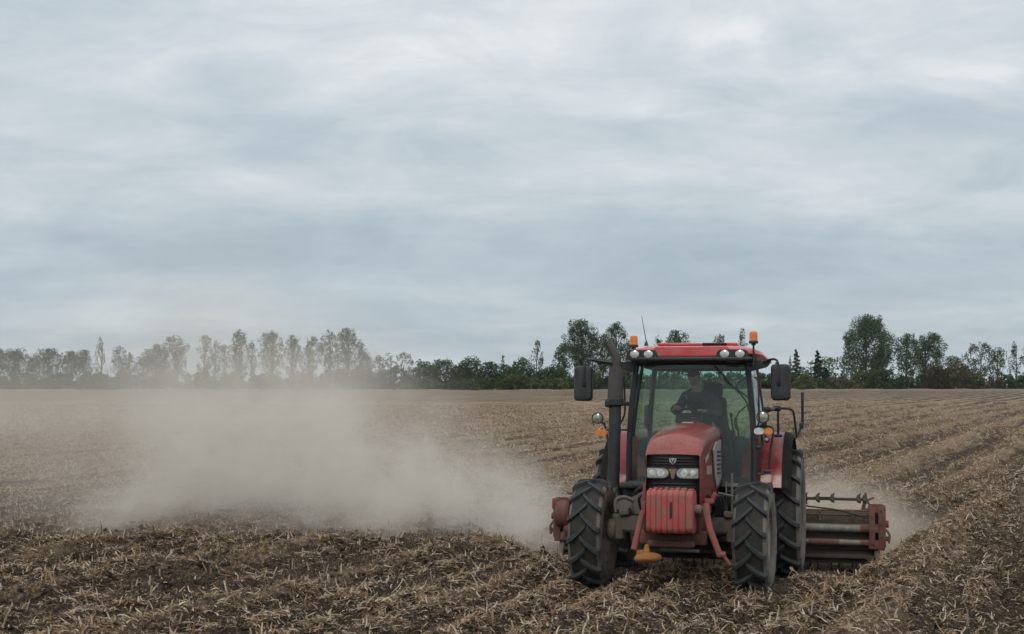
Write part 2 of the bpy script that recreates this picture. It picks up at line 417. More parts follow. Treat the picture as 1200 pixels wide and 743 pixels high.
def ribbons(name, x, y, lmin, lmax, wmin, wmax, seg, lift, curl):
    n = len(x)
    z = height(x, y)
    Lg = RNG.uniform(lmin, lmax, n) * RNG.uniform(.5, 1, n); W = RNG.uniform(wmin, wmax, n)
    az = RNG.uniform(0, 2 * PI, n); el = np.abs(RNG.normal(0, lift, n)); cu = RNG.normal(0, curl, n); bend = RNG.normal(-.9, .9, n)
    pts = []; px_, py_, pz_ = x - np.cos(az) * Lg / 2, y - np.sin(az) * Lg / 2, z + .006 + RNG.uniform(0, .02, n)
    tw = RNG.uniform(-1.2, 1.2, n)
    for k in range(seg + 1):
        t = k / seg
        a = az + cu * t; e = el + bend * t * .8
        wd = W * (1 - .65 * t) * (.55 + .45 * (k > 0))
        nx, ny, nz = -np.sin(a) * np.cos(tw * t), np.cos(a) * np.cos(tw * t), np.sin(tw * t)
        pts.append((px_ - nx * wd / 2, py_ - ny * wd / 2, pz_ - nz * wd / 2)); pts.append((px_ + nx * wd / 2, py_ + ny * wd / 2, pz_ + nz * wd / 2))
        px_ = px_ + np.cos(a) * np.cos(e) * Lg / seg; py_ = py_ + np.sin(a) * np.cos(e) * Lg / seg
        pz_ = np.maximum(pz_ + np.sin(e) * Lg / seg, z - .03)
    co = np.stack([np.stack(p, -1) for p in pts], 1)          # n, 2(seg+1), 3
    nv = 2 * (seg + 1)
    f = np.concatenate([[2 * k, 2 * k + 1, 2 * k + 3, 2 * k + 2] for k in range(seg)])
    faces = (np.arange(n)[:, None] * nv + f[None]).ravel()
    col = np.repeat(tones(n), nv, 0)
    return raw_mesh(name, co.reshape(-1, 3), faces, 4, M['straw'], col)
def clear(x, y):     # keep litter out of the tyres and the machinery
    dx, dy = x - 1.88, y - 16.1; a = R(14.5)
    lx = dx * math.cos(a) - dy * math.sin(a); ly = dx * math.sin(a) + dy * math.cos(a)
    tyre = (np.abs(np.abs(lx) - .95) < .27) & (ly > -.42) & (ly < 3.2)
    mach = (np.abs(lx) < 2.5) & (ly > 3.7) & (ly < 5.2)
    return ~(tyre | mach)
def cs(x, y):
    k = clear(x, y); return x[k], y[k]
x, y = cs(*sample(12.3, 25, 980)); o1 = ribbons('straw_litter', x, y, .04, .21, .007, .026, 4, .36, .55)
tag(o1, 'pale dry maize leaves and broken stalks scattered over the near soil', 'straw', kind='stuff')
x, y = cs(*sample(12.3, 27, 1150)); o4 = ribbons('straw_chaff', x, y, .012, .06, .006, .02, 1, .3, .2)
tag(o4, 'fine broken chaff and leaf scraps between the larger stalks', 'straw', kind='stuff')
x, y = cs(*sample(25, 48, 400)); o2 = ribbons('straw_litter', x, y, .08, .30, .014, .036, 2, .3, .7)
tag(o2, 'dry maize litter strewn over the field behind the tractor', 'straw', kind='stuff')
x, y = sample(48, 130, 60); o3 = ribbons('straw_litter', x, y, .2, .5, .03, .07, 1, .3, .2)
tag(o3, 'distant pale maize litter across the middle of the field', 'straw', kind='stuff')
# cut stalk stubs standing in the rows
def stubs():
    n0 = 6000
    y = np.sqrt(RNG.uniform(12.3 ** 2, 45 ** 2, n0)); x = RNG.uniform(-.46, .46, n0) * y
    s, t = rowc(x, y); wob = wobble(s, t)
    s2 = np.round((s + wob) / .75) * .75 - wob + RNG.normal(0, .09, n0)
    x, y = s2 * CR + t * SR, -s2 * SR + t * CR
    x, y = cs(x, y); n = len(x); z = height(x, y) - .03
    H = RNG.uniform(.06, .17, n) * RNG.uniform(.6, 1.1, n); r0 = RNG.uniform(.008, .014, n)
    lx, ly = RNG.normal(0, .22, n) * H, RNG.normal(0, .22, n) * H
    K = 5; co = []
    for lev in range(3):
        f = lev / 2; rr = r0 * (1.15, .85, .7)[lev]
        for k in range(K):
            a = 2 * PI * k / K
            jag = RNG.uniform(-.02, .02, n) if lev == 2 else 0
            co.append(np.stack([x + lx * f * f + rr * np.cos(a), y + ly * f * f + rr * np.sin(a), z + H * f + jag], -1))
    co = np.stack(co, 1); nv = 3 * K
    f = np.concatenate([[l * K + k, l * K + (k + 1) % K, (l + 1) * K + (k + 1) % K, (l + 1) * K + k] for l in range(2) for k in range(K)])
    faces = (np.arange(n)[:, None] * nv + f[None]).ravel()
    o = raw_mesh('stalk_stubs', co.reshape(-1, 3), faces, 4, M['straw'], np.repeat(tones(n) * 1.1, nv, 0))
    tag(o, 'short pale cut maize stalks standing up in rows from the soil', 'stubble', kind='stuff')
stubs()
def clods():
    t = bmesh.new(); bmesh.ops.create_icosphere(t, subdivisions=1, radius=1)
    bv = np.array([v.co[:] for v in t.verts]); bf = np.array([[v.index for v in f.verts] for f in t.faces]); t.free()
    n0 = 42000
    y = np.sqrt(RNG.uniform(12.2 ** 2, 34 ** 2, n0)); x = RNG.uniform(-.47, .47, n0) * y
    k = fbm(x * 1.1, y * 1.1, 2, 101) + RNG.uniform(-.2, .2, n0) > .48
    x, y = cs(x[k], y[k]); n = len(x)
    r = np.minimum(RNG.gamma(2., .008, n) + .009, .05); z = height(x, y) + r * .15
    nz = RNG.uniform(.62, 1.3, (n, len(bv), 1))
    sc = np.stack([r * RNG.uniform(.8, 1.5, n), r * RNG.uniform(.8, 1.5, n), r * RNG.uniform(.55, 1., n)], -1)
    co = bv[None] * nz * sc[:, None, :] + np.stack([x, y, z], -1)[:, None, :]
    faces = (np.arange(n)[:, None] * len(bv) + bf.ravel()[None]).ravel()
    o = raw_mesh('soil_clods', co.reshape(-1, 3), faces, 3, M['soil'])
    tag(o, 'dark crumbly clods of turned soil lying among the straw', 'soil', kind='stuff')
clods()

# ------------------------------------------------------------------ TRACTOR
TR = thing('tractor', 'dusty red farm tractor with enclosed glass cab driving towards the camera over stubble', 'tractor',
           (1.88, 16.1, 0.0), (R(-3), 0, R(-14.5)))

def tyre_bm(Ro, w, rim, nl, lugh):
    bm = bmesh.new(); Rc = Ro - lugh
    h = w / 2
    prof = [(rim, -h * .80), (rim + .03, -h * .92), (rim + (Rc - rim) * .35, -h * 1.03), (rim + (Rc - rim) * .62, -h * 1.04), (Rc - .045, -h * .97), (Rc - .014, -h * .80), (Rc, -h * .4), (Rc + .004, 0),
            (Rc, h * .4), (Rc - .014, h * .80), (Rc - .045, h * .97), (rim + (Rc - rim) * .62, h * 1.04), (rim + (Rc - rim) * .35, h * 1.03), (rim + .03, h * .92), (rim, h * .80)]
    lathe(bm, prof, (0, 0, 0), 'X', 64, 0, cap=False)
    step = 2 * PI / nl
    for side in (-1, 1):
        for k in range(nl):
            a0 = k * step + (step / 2 if side > 0 else 0)
            rings = []
            for q in range(8):
                s = q / 7.
                xx = side * (-.03 + (h + .03) * s) * (1.0 if q < 7 else 1.01)
                lead = .30 * (1 - s) ** 1.35 * (.62 / Ro)            # centre end lags behind the shoulder end
                ang = a0 + lead
                rt = Ro - .012 * abs(xx / h) ** 2 * 1.2
                rb = Rc - .02
                if q == 7: rt = Ro - .035; rb = Rc - .11
                wt = .020 + .005 * s; wb = wt + .012
                def P(r, da): return Vector((xx, r * math.sin(ang + da / r), r * math.cos(ang + da / r)))
                rings.append([P(rb, -wb), P(rt, -wt), P(rt, wt), P(rb, wb)])
            ring_loft(bm, rings, True, True, 1)
    for f in bm.faces:
        if f.material_index == 0:
            c = f.calc_center_median()
            if abs(c.x) > h * .84 and math.hypot(c.y, c.z) < Rc - .03: f.material_index = 2
    bmesh.ops.recalc_face_normals(bm, faces=bm.faces)
    return bm
def rim_bm(rim, w, side):
    bm = bmesh.new(); h = w / 2 * side
    # outer barrel on the side that shows, well, flange on both sides
    prof = [(rim + .022, h * .90), (rim + .03, h * .80), (rim + .012, h * .74), (rim - .006, h * .62), (rim - .02, h * .2), (rim - .03, -h * .2), (rim - .006, -h * .62), (rim + .012, -h * .74), (rim + .03, -h * .80), (rim + .022, -h * .90)]
    lathe(bm, prof, (0, 0, 0), 'X', 48, 0, cap=False)
    prof2 = [(r - .012, z) for r, z in prof]
    lathe(bm, prof2, (0, 0, 0), 'X', 48, 0, cap=False)
    for k in range(8):                                     # lugs that carry the disc
        a = 2 * PI * k / 8
        box(bm, (h * .25, (rim - .045) * math.cos(a), (rim - .045) * math.sin(a)), (.05, .05, .06), .008, (math.degrees(a), 0, 0))
    bmesh.ops.recalc_face_normals(bm, faces=bm.faces)
    return bm
def disc_bm(rim, w, side, hub):
    bm = bmesh.new(); h = w / 2 * side
    o = h * .25
    lathe(bm, [(rim - .03, o), (rim * .72, o + .03 * side), (rim * .55, o - .02 * side), (hub, o - .05 * side), (hub, o + .06 * side), (hub * .8, o + .1 * side), (hub * .45, o + .11 * side), (.001, o + .115 * side)], (0, 0, 0), 'X', 40, 0, cap=False)
    lathe(bm, [(rim - .03, o - .012 * side), (hub, o - .065 * side), (.001, o - .065 * side)], (0, 0, 0), 'X', 40, 0, cap=False)
    for k in range(8):
        a = 2 * PI * k / 8 + .2
        cyl(bm, (o + .0 * side, hub * 1.35 * math.cos(a), hub * 1.35 * math.sin(a)), .014, .06, 'X', 6)
    bmesh.ops.recalc_face_normals(bm, faces=bm.faces)
    return bm
def wheel(side, x, yc, Ro, w, rim, nl, lugh, hub, rz, label):
    d = part('wheel', disc_bm(rim, w, side, hub), 'rim', TR, label)
    d.location = (x, yc, Ro - .02); d.rotation_euler = (random.uniform(0, 1), 0, 0)
    if rz: d.rotation_euler = (0, 0, R(rz))
    part('tyre', tyre_bm(Ro, w, rim, nl, lugh), ('rubber', 'lug', 'sidewall'), d, None, 30)
    part('rim', rim_bm(rim, w, side), 'rim', d)
wheel(-1, -.97, 0, .635, .375, .315, 15, .046, .10, -1.0, 'left front wheel in the picture, chunky dark tread facing the camera')
wheel(1, .885, 0, .635, .375, .315, 15, .046, .10, -2.0, 'right front wheel in the picture with a pale dusty rim')
wheel(-1, -1.10, 2.4, .83, .45, .44, 17, .048, .14, 0, 'rear wheel hidden behind the exhaust side')
wheel(1, 1.075, 2.4, .83, .45, .44, 17, .048, .14, 0, 'large rear wheel on the right with a pale dusty rim')

# --- front axle
bm = bmesh.new()
prism(bm, [(-.72, .70), (-.66, .83), (-.3, .83), (.28, .83), (.62, .83), (.70, .72), (.62, .66), (.2, .64), (0, .60), (-.25, .64), (-.62, .65)], .16, 'XZ', .02, .02)
for sx in (-1, 1):
    cyl(bm, (sx * .73 - .02, 0, .66), .13, .10, 'X', 20, .02); cyl(bm, (sx * .66 - .02, 0, .70), .075, .3, 'Z', 16, .02)
    tube(bm, [(sx * .15, .16, .68), (sx * .62, .15, .66)], .025, 8)
    box(bm, (sx * .60, -.03, .87), (.12, .14, .07), .02, (0, sx * 8, 0))
part('front_axle', bm, 'axle', TR)
# grey mudguard bracket by the left front wheel, bent plate
bm = bmesh.new()
prism(bm, [(-.66, .84), (-.60, 1.0), (-.34, 1.16), (-.33, 1.12), (-.40, .84)], .035, 'XZ', .12, .008)
prism(bm, [(-.70, .88), (-.70, .98), (-.60, 1.02), (-.50, .96), (-.52, .90), (-.62, .88)], .10, 'XZ', -.02, .02)
tube(bm, spline([(-.70, -.02, .86), (-.72, .05, 1.0), (-.62, .08, 1.04), (-.52, .1, 1.0)]), .02, 8)
part('mudguard_bracket', bm, 'grey', TR)
# front bumper frame, red bar low at the front
bm = bmesh.new()
box(bm, (.02, -.42, .62), (.74, .16, .15), .02); box(bm, (.02, -.60, .56), (.52, .14, .07), .02)
box(bm, (.02, -.55, .75), (.50, .34, .14), .02)
for sx in (-.27, .31): box(bm, (sx, -.3, .80), (.05, .55, .22), .01)
part('front_frame', bm, 'red_rust', TR)
bm = bmesh.new(); box(bm, (.10, -.5, .49), (.44, .06, .035), .01, (0, 2, 0)); part('pull_bar', bm, 'grey', TR)
# linkage arms
bm = bmesh.new()
tube(bm, [(-.30, -.30, 1.08), (-.315, -.4, .92)], .032, 10); tube(bm, [(-.26, -.62, .98), (-.285, -.76, .86), (-.345, -.9, .50)], [.03, .034, .036], 10)
box(bm, (-.285, -.45, 1.12), (.06, .1, .17), .015); box(bm, (-.27, -.68, .95), (.05, .10, .12), .012)
part('linkage_arm', bm, 'red_arm', TR)
bm = bmesh.new()
tube(bm, [(.40, -.50, 1.0), (.42, -.74, .93), (.47, -.84, .75), (.575, -.9, .50)], [.035, .042, .038, .034], 10)
box(bm, (.36, -.45, .95), (.16, .12, .11), .02); box(bm, (.46, -.40, 1.06), (.05, .1, .14), .02, (0, 20, 0)); box(bm, (.42, -.5, 1.03), (.11, .1, .06), .02, (0, 0, 20))
cyl(bm, (.60, -.9, .48), .035, .10, 'X', 12, .01); box(bm, (.665, -.9, .42), (.03, .05, .13), .008, (0, -35, 0))
part('linkage_arm', bm, 'red_arm', TR)
bm = bmesh.new()
ball(bm, (-.19, -.9, .42), (.155, .15, .062), 3, 0, (0, -4, 0), .02); cyl(bm, (-.205, -.9, .51), .045, .12, 'Z', 12, .01, 0, .022); box(bm, (-.27, -.9, .47), (.09, .07, .07), .02)
part('ball_foot', bm, 'orange_rust', TR, 'orange rusty rounded foot at the end of the left linkage arm')
# --- weights : stack of cast slabs
wx = -.195
specs = [(.050, -.006, 0), (.058, .003, 0), (.060, 0, 0), (.06, .004, 0), (.064, .0, 1), (.062, .004, 0), (.072, .002, 0), (.076, -.006, 0)]
for wd, gr, slot in specs:
    t = bmesh.new()
    hh = .235 + gr; dd = .19 + gr
    out = rrect(2 * dd, 2 * hh, .075, 6, -.83, .925)
    prism(t, out, wd - .002, 'YZ', wx + wd / 2, .007)
    if slot: box(t, (wx + wd / 2 + .01, -1.018, .945), (.024, .03, .17), .004, mi=1)
    box(t, (wx + wd / 2, -.60, .95), (wd - .008, .16, .12), .01)
    box(t, (wx + wd / 2, -.835, 1.165 + gr), (wd - .012, .10, .028), .01)
    part('front_weight', t, ('red_dirty', 'dark'), TR, 'middle slab weight with a dark grip slot' if slot else None)
    wx += wd
bm = bmesh.new(); cyl(bm, (.33, -.80, .95), .05, .09, 'X', 16, .01); box(bm, (.35, -.66, .93), (.06, .2, .1), .02); part('weight_pin', bm, 'mud', TR)

# --- bonnet
def bonnet_ring(y, a, zt, r, zb, cr=.03, n=7):
    pts = []
    cx = .035
    # left bottom -> up -> over -> right bottom
    pts.append((cx - a, y, zb)); pts.append((cx - a, y, zb + (zt - r - zb) * .5)); pts.append((cx - a + .004, y, zt - r - cr))
    for k in range(n + 1):
        t = k / n * PI / 2
        pts.append((cx - a + r - r * math.cos(t) ** .9 if t < PI / 2 else cx - a + r, y, zt - r - cr + r * math.sin(t)))
    for k in range(1, 6): 
        u = -1 + 2 * k / 6
        pts.append((cx + u * (a - r), y, zt - cr + cr * (1 - u * u)))
    half = [(2 * cx - p[0], p[1], p[2]) for p in reversed(pts[:n + 4])]
    return [Vector(p) for p in pts + half]
secs = [(-.605, .300, 1.545, .03, .98, .006), (-.585, .306, 1.585, .05, .96, .012), (-.55, .310, 1.635, .07, .955, .02), (-.48, .315, 1.70, .09, .95, .028), (-.36, .322, 1.765, .105, .95, .034), (-.15, .332, 1.82, .12, .96, .04),
        (.2, .344, 1.87, .13, 1.0, .045), (.55, .356, 1.915, .135, 1.1, .05), (.85, .364, 1.945, .14, 1.18, .05), (1.06, .366, 1.955, .14, 1.22, .05), (1.12, .35, 1.93, .13, 1.24, .045)]
bm = bmesh.new(); ring_loft(bm, [bonnet_ring(*s) for s in secs], False, False)
bmesh.ops.solidify(bm, geom=bm.faces[:], thickness=.012)
bmesh.ops.recalc_face_normals(bm, faces=bm.faces)
bonnet = part('bonnet', bm, 'red_bonnet', TR, None, 50)
# vents on the bonnet (small pale and dark marks)
bm = bmesh.new(); box(bm, (.045, .62, 1.925), (.14, .05, .008), .003, (7, 0, 0)); part('vent', bm, 'emblem', bonnet)
# grey side panels with pale decal
for sx in (-1, 1):
    x0 = .035 + sx * .3565
    bm = bmesh.new()
    prism(bm, [(.18, 1.60), (.45, 1.69), (.98, 1.73), (1.02, 1.27), (.80, 1.22), (.50, 1.16), (.32, 1.30)], .016, 'YZ', x0 + sx * .004, .004)
    sp = part('side_panel', bm, 'silver_decal', bonnet)
    bm = bmesh.new()
    for k in range(6): box(bm, (x0 + sx * .016, .70, 1.33 + .05 * k), (.008, .34, .022), .003)
    part('side_vent', bm, 'black', sp)
    bm = bmesh.new(); prism(bm, [(-.35, 1.50), (-.12, 1.54), (.1, 1.60), (.1, 1.54), (-.12, 1.48), (-.34, 1.45)], .006, 'YZ', .035 + sx * .332, .001)
    for k in range(4): prism(bm, [(-.2 + .1 * k, 1.32), (-.14 + .1 * k, 1.33), (-.15 + .1 * k, 1.42), (-.19 + .1 * k, 1.41)], .006, 'YZ', .035 + sx * (.334 + .003 * k), .001)
    part('decal', bm, 'emblem', bonnet)
# grille
bm = bmesh.new()
rings = []
for z, a, yy in ((.88, .27, -.50), (.95, .29, -.555), (1.10, .298, -.575), (1.25, .30, -.585), (1.40, .30, -.59), (1.535, .297, -.585)):
    rings.append([Vector((.035 + a * u, yy + .05 * abs(u) ** 4, z)) for u in np.linspace(-1, 1, 15)])
ring_loft(bm, rings, False, False)
bmesh.ops.solidify(bm, geom=bm.faces[:], thickness=.03)
bmesh.ops.recalc_face_normals(bm, faces=bm.faces)
grille = part('grille', bm, 'black', TR)
bm = bmesh.new()
for k in range(9):
    z = .96 + .032 * k
    if z > 1.24: break
    tube(bm, [(.035 + .28 * u, -.583 - (z - .95) * .05 + .05 * abs(u) ** 4, z) for u in np.linspace(-1, 1, 13)], .0055, 6)
for k in range(3):
    z = 1.435 + .032 * k
    tube(bm, [(.035 + .28 * u, -.602 + .05 * abs(u) ** 4, z) for u in np.linspace(-1, 1, 13)], .0045, 6)
part('grille_bars', bm, 'frame_black', grille)
def headlight(cx, flip):
    bm = bmesh.new()
    pts = [(-.125, -.05), (-.125, .055), (.06, .055), (.105, .035), (.12, -.005), (.10, -.04), (.06, -.055), (-.10, -.055)]
    pts = [(cx + a * flip, 1.335 + b) for a, b in pts]
    prism(bm, pts, .03, 'XZ', -.605, .008)
    o = part('headlight', bm, 'headlens', TR)
    bm = bmesh.new()
    cyl(bm, (cx + .03 * flip, -.622, 1.335), .042, .012, 'Y', 20, .004); cyl(bm, (cx - .065 * flip, -.622, 1.335), .034, .012, 'Y', 20, .004)
    part('reflector', bm, 'lens', o)
    bm = bmesh.new()
    q = [(-.135, -.06), (-.135, .064), (.06, .064), (.112, .04), (.129, -.005), (.107, -.047), (.06, -.064), (-.10, -.064)]
    prism(bm, [(cx + a * flip, 1.335 + b) for a, b in q], .02, 'XZ', -.599, .004); part('bezel', bm, 'black', o)
headlight(-.125, 1); headlight(.195, -1)
bm = bmesh.new()
prism(bm, [(-.012, 1.385), (.088, 1.385), (.062, 1.33), (.055, 1.28), (.038, 1.265), (.020, 1.28), (.012, 1.33)], .016, 'XZ', -.605, .003)
part('nose_plate', bm, 'mud', grille, 'small dusty wedge plate between the two headlights')
bm = bmesh.new()
prism(bm, [(-.002, 1.50), (.078, 1.50), (.074, 1.462), (.038, 1.428), (.002, 1.462)], .012, 'XZ', -.612, .003)
em = part('emblem', bm, 'emblem', grille, 'small pale shield badge high on the black grille')
bm = bmesh.new(); prism(bm, [(.010, 1.492), (.024, 1.492), (.038, 1.455), (.052, 1.492), (.066, 1.492), (.044, 1.44), (.032, 1.44)], .008, 'XZ', -.620, .001)
part('emblem_mark', bm, 'black', em)

# --- engine and chassis
bm = bmesh.new()
box(bm, (.03, .35, .88), (.46, 1.7, .55), .04); box(bm, (.03, .3, 1.18), (.5, 1.5, .35), .05); box(bm, (.0, 1.7, .72), (.55, 1.3, .5), .05)
box(bm, (0, 2.4, .80), (1.7, .32, .34), .06); cyl(bm, (0, 2.4, .81), .2, 1.5, 'X', 20, .03)
for k in range(5): cyl(bm, (.30, .0 + .18 * k, .98), .05, .1, 'X', 12, .01)
part('engine', bm, 'dark', TR)
bm = bmesh.new()      # hoses and pipes in the gap between bonnet and wheel
for k in range(7):
    y0 = -.2 + .16 * k
    tube(bm, spline([(.28, y0, 1.12 - .03 * k), (.42 + .02 * k, y0 + .03, 1.06), (.46, y0 + .1, .9 - .02 * k), (.34, y0 + .12, .78)]), .014, 7)
part('hose', bm, 'cable', TR); bm = bmesh.new()
for k in range(4): tube(bm, spline([(-.26, -.1 + .2 * k, 1.12), (-.42, -.1 + .22 * k, 1.04), (-.4, .02 + .2 * k, .86)]), .016, 7)
part('hose', bm, 'cable', TR)
bm = bmesh.new(); tube(bm, [(.575, .55, .80), (.575, .55, 1.33)], .014, 8); tube(bm, [(.50, .62, .82), (.50, .62, 1.24)], .011, 8); tube(bm, [(.42, .45, 1.1), (.60, .47, 1.06)], .014, 8)
part('control_rod', bm, 'grey', TR)
bm = bmesh.new(); box(bm, (.62, 1.15, .88), (.30, .6, .34), .05); cyl(bm, (.56, .78, 1.02), .07, .22, 'Z', 16, .02); cyl(bm, (.46, .5, .98), .055, .2, 'Z', 16, .015)
part('fuel_tank', bm, 'black', TR)
bm = bmesh.new()
for k in range(3): box(bm, (.82, 1.32, .50 + .28 * k), (.30, .22, .03), .008)
for yy in (1.22, 1.42): box(bm, (.95, yy, .78), (.03, .03, .62), .006)
part('step', bm, 'dark', TR)
bm = bmesh.new(); box(bm, (-.56, .78, 1.16), (.44, .34, .07), .02); box(bm, (-.56, 1.0, .95), (.42, .4, .35), .04)
part('battery_box', bm, 'black', TR)
bm = bmesh.new(); box(bm, (-.30, .20, 1.02), (.10, .25, .30), .03); tube(bm, spline([(-.34, .1, 1.18), (-.5, .2, 1.1), (-.56, .4, .9)]), .03, 8); part('filter', bm, 'dark', TR)
# red side sliver between bonnet and left wheel
bm = bmesh.new(); box(bm, (-.35, -.15, 1.12), (.03, .12, .17), .01, (0, 6, 0)); part('side_bracket', bm, 'red_dirty', TR)

# --- cab
def cabx(y, z):
    t = (y - 1.22) / 1.55
    mid = 4 * t * (1 - t)
    lo = .765 + .115 * mid - .02 * t; hi = .675 + .06 * mid - .0 * t
    k = (z - 1.25) / 1.45
    k = min(max(k, 0), 1.05)
    belly = .02 * math.sin(PI * k)
    return lo + (hi - lo) * k ** 1.3 + belly
Z0, Z1 = 1.14, 2.71
def fronty(z): return 1.20 + .10 * (z - Z0) / (Z1 - Z0)
def pillar(y0, y1, rad, sx):
    pts = []
    for k in range(11):
        z = Z0 + (Z1 - Z0) * k / 10; yy = y0 + (y1 - y0) * k / 10
        pts.append((sx * cabx(yy, z), yy, z))
    return pts
bm = bmesh.new()
for sx in (-1, 1):
    tube(bm, pillar(1.22, 1.31, 0, sx), .038, 8); part_ = None
    tube(bm, pillar(2.02, 2.05, 0, sx), .022, 8); tube(bm, pillar(2.76, 2.74, 0, sx), .036, 8)
    tube(bm, [(sx * cabx(1.22 + 1.54 * k / 8, Z0), 1.22 + 1.54 * k / 8, Z0) for k in range(9)], .05, 8)
    tube(bm, [(sx * cabx(1.3 + 1.44 * k / 8, Z1), 1.3 + 1.44 * k / 8, Z1) for k in range(9)], .04, 8)
for yy, zz, r in ((1.22, Z0 + .02, .06), (1.31, Z1, .05), (2.76, 1.75, .05), (2.74, Z1, .05)):
    tube(bm, [(-cabx(yy, zz), yy, zz), (-.3, yy - .03 * (yy < 2), zz), (.3, yy - .03 * (yy < 2), zz), (cabx(yy, zz), yy, zz)], r, 8)
cabf = part('cab_frame', bm, 'frame_black', TR)
bm = bmesh.new()
box(bm, (0, 2.0, 1.10), (1.44, 1.5, .08), .02); box(bm, (0, 2.76, 1.44), (1.38, .06, .62), .02)
box(bm, (0, 1.27, 1.20), (1.44, .06, .14), .02)
for sx in (-1, 1): box(bm, (sx * .66, 2.42, 1.42), (.28, .62, .62), .08)
part('cab_floor', bm, 'dark', TR)
def pane(pts_rows, name='window'):
    bm = bmesh.new(); ring_loft(bm, pts_rows, False, False); return part(name, bm, 'glass', TR)
rows = []
for k in range(9):
    z = 1.20 + (2.66 - 1.20) * k / 8; yy = fronty(z)
    rows.append([Vector((u * (cabx(yy, z) - .025), yy + .0 - .055 * (1 - u * u), z)) for u in np.linspace(-1, 1, 13)])
ws = pane(rows, 'windscreen')
rows = [[Vector((u * (cabx(2.75, z) - .03), 2.75 + .02 * (1 - u * u), z)) for u in np.linspace(-1, 1, 9)] for z in np.linspace(1.80, 2.66, 6)]
pane(rows, 'rear_window')
for sx in (-1, 1):
    for ya, yb, nm in ((1.30, 2.0, 'door_window'), (2.07, 2.71, 'side_window')):
        rows = [[Vector((sx * (cabx(yy, z) + .004), yy, z)) for yy in np.linspace(ya, yb, 8)] for z in np.linspace(1.2 if ya < 2 else 1.78, 2.68, 8)]
        w_ = pane(rows, nm)
        if ya < 2:
            bm = bmesh.new(); box(bm, (sx * (cabx(1.9, 1.95) + .03), 1.92, 1.95), (.03, .05, .16), .012); part('handle', bm, 'black', w_)
# wiper
bm = bmesh.new(); tube(bm, [(.30, 1.20, 2.64), (.42, 1.19, 2.52), (.55, 1.20, 2.36)], .010, 6); tube(bm, [(.33, 1.185, 2.60), (.60, 1.185, 2.30)], .007, 6)
part('wiper', bm, 'black', TR)
# interior
bm = bmesh.new()
box(bm, (-.0, 1.42, 1.62), (.46, .28, .50), .06, (-8, 0, 0)); tube(bm, [(-.04, 1.5, 1.7), (-.08, 1.62, 2.05)], .05, 10); box(bm, (-.06, 1.56, 1.98), (.34, .12, .16), .04, (-30, 0, 0))
part('dashboard', bm, 'black', TR)
bm = bmesh.new()
for k in range(24):
    pass
cx, cy, cz, rr = -.10, 1.68, 2.12, .20
ringp = []
for k in range(25):
    a = 2 * PI * k / 24; v = Vector((rr * math.cos(a), rr * math.sin(a), 0)); v.rotate(Euler((R(-50 + 78), 0, 0)))
    ringp.append(Vector((cx, cy, cz)) + v)
tube(bm, ringp, .014, 8, cap=False)
for a in (90, 210, 330):
    v = Vector((rr * math.cos(R(a)), rr * math.sin(R(a)), 0)); v.rotate(Euler((R(28), 0, 0))); tube(bm, [Vector((cx, cy, cz)), Vector((cx, cy, cz)) + v], .012, 6)
cyl(bm, (cx, cy, cz), .04, .03, 'Z', 16, .008)
part('steering_wheel', bm, 'black', TR)
bm = bmesh.new()
box(bm, (.10, 2.18, 1.60), (.50, .48, .14), .05); box(bm, (.12, 2.44, 1.98), (.48, .13, .66), .06, (-6, 0, 0), taper=(.82, 1)); box(bm, (.14, 2.48, 2.40), (.26, .10, .20), .045, (-4, 0, 0))
box(bm, (.10, 2.2, 1.35), (.3, .3, .4), .05); box(bm, (.40, 2.2, 1.82), (.09, .42, .09), .03)
part('seat', bm, 'seat', TR)
bm = bmesh.new()
for x_, y_, z_ in ((.50, 1.9, 1.95), (.55, 2.0, 1.9), (.46, 1.8, 1.86)): tube(bm, spline([(x_, y_, 1.5), (x_ - .03, y_ - .02, 1.8), (x_ - .06, y_ - .06, z_ + .08)]), .012, 6); ball(bm, (x_ - .06, y_ - .06, z_ + .1), (.022, .022, .03), 2)
box(bm, (.58, 2.0, 1.62), (.16, .6, .3), .05)
part('control_lever', bm, 'black', TR)
bm = bmesh.new(); box(bm, (-.62, 1.75, 2.02), (.05, .20, .30), .02, (0, 0, 20)); tube(bm, [(-.58, 1.7, 1.5), (-.60, 1.72, 1.95)], .02, 6); box(bm, (-.60, 1.6, 1.62), (.2, .3, .26), .06)
part('monitor', bm, 'black', TR)
bm = bmesh.new(); box(bm, (0, 2.0, 2.74), (1.2, 1.3, .08), .03); box(bm, (-.0, 1.42, 2.66), (1.2, .16, .08), .03); part('cab_lining', bm, 'grey', TR)
bm = bmesh.new(); tube(bm, spline([(.62, 2.6, 2.6), (.45, 2.5, 2.45), (.60, 2.4, 2.2), (.66, 2.3, 1.9)]), .013, 6); tube(bm, [(.25, 2.68, 2.56), (.62, 2.62, 2.28)], .012, 6); tube(bm, spline([(.62, 2.3, 2.2), (.5, 2.3, 2.1), (.45, 2.2, 1.95), (.5, 2.1, 1.85)]), .01, 6)
part('cab_cable', bm, 'cable', TR)

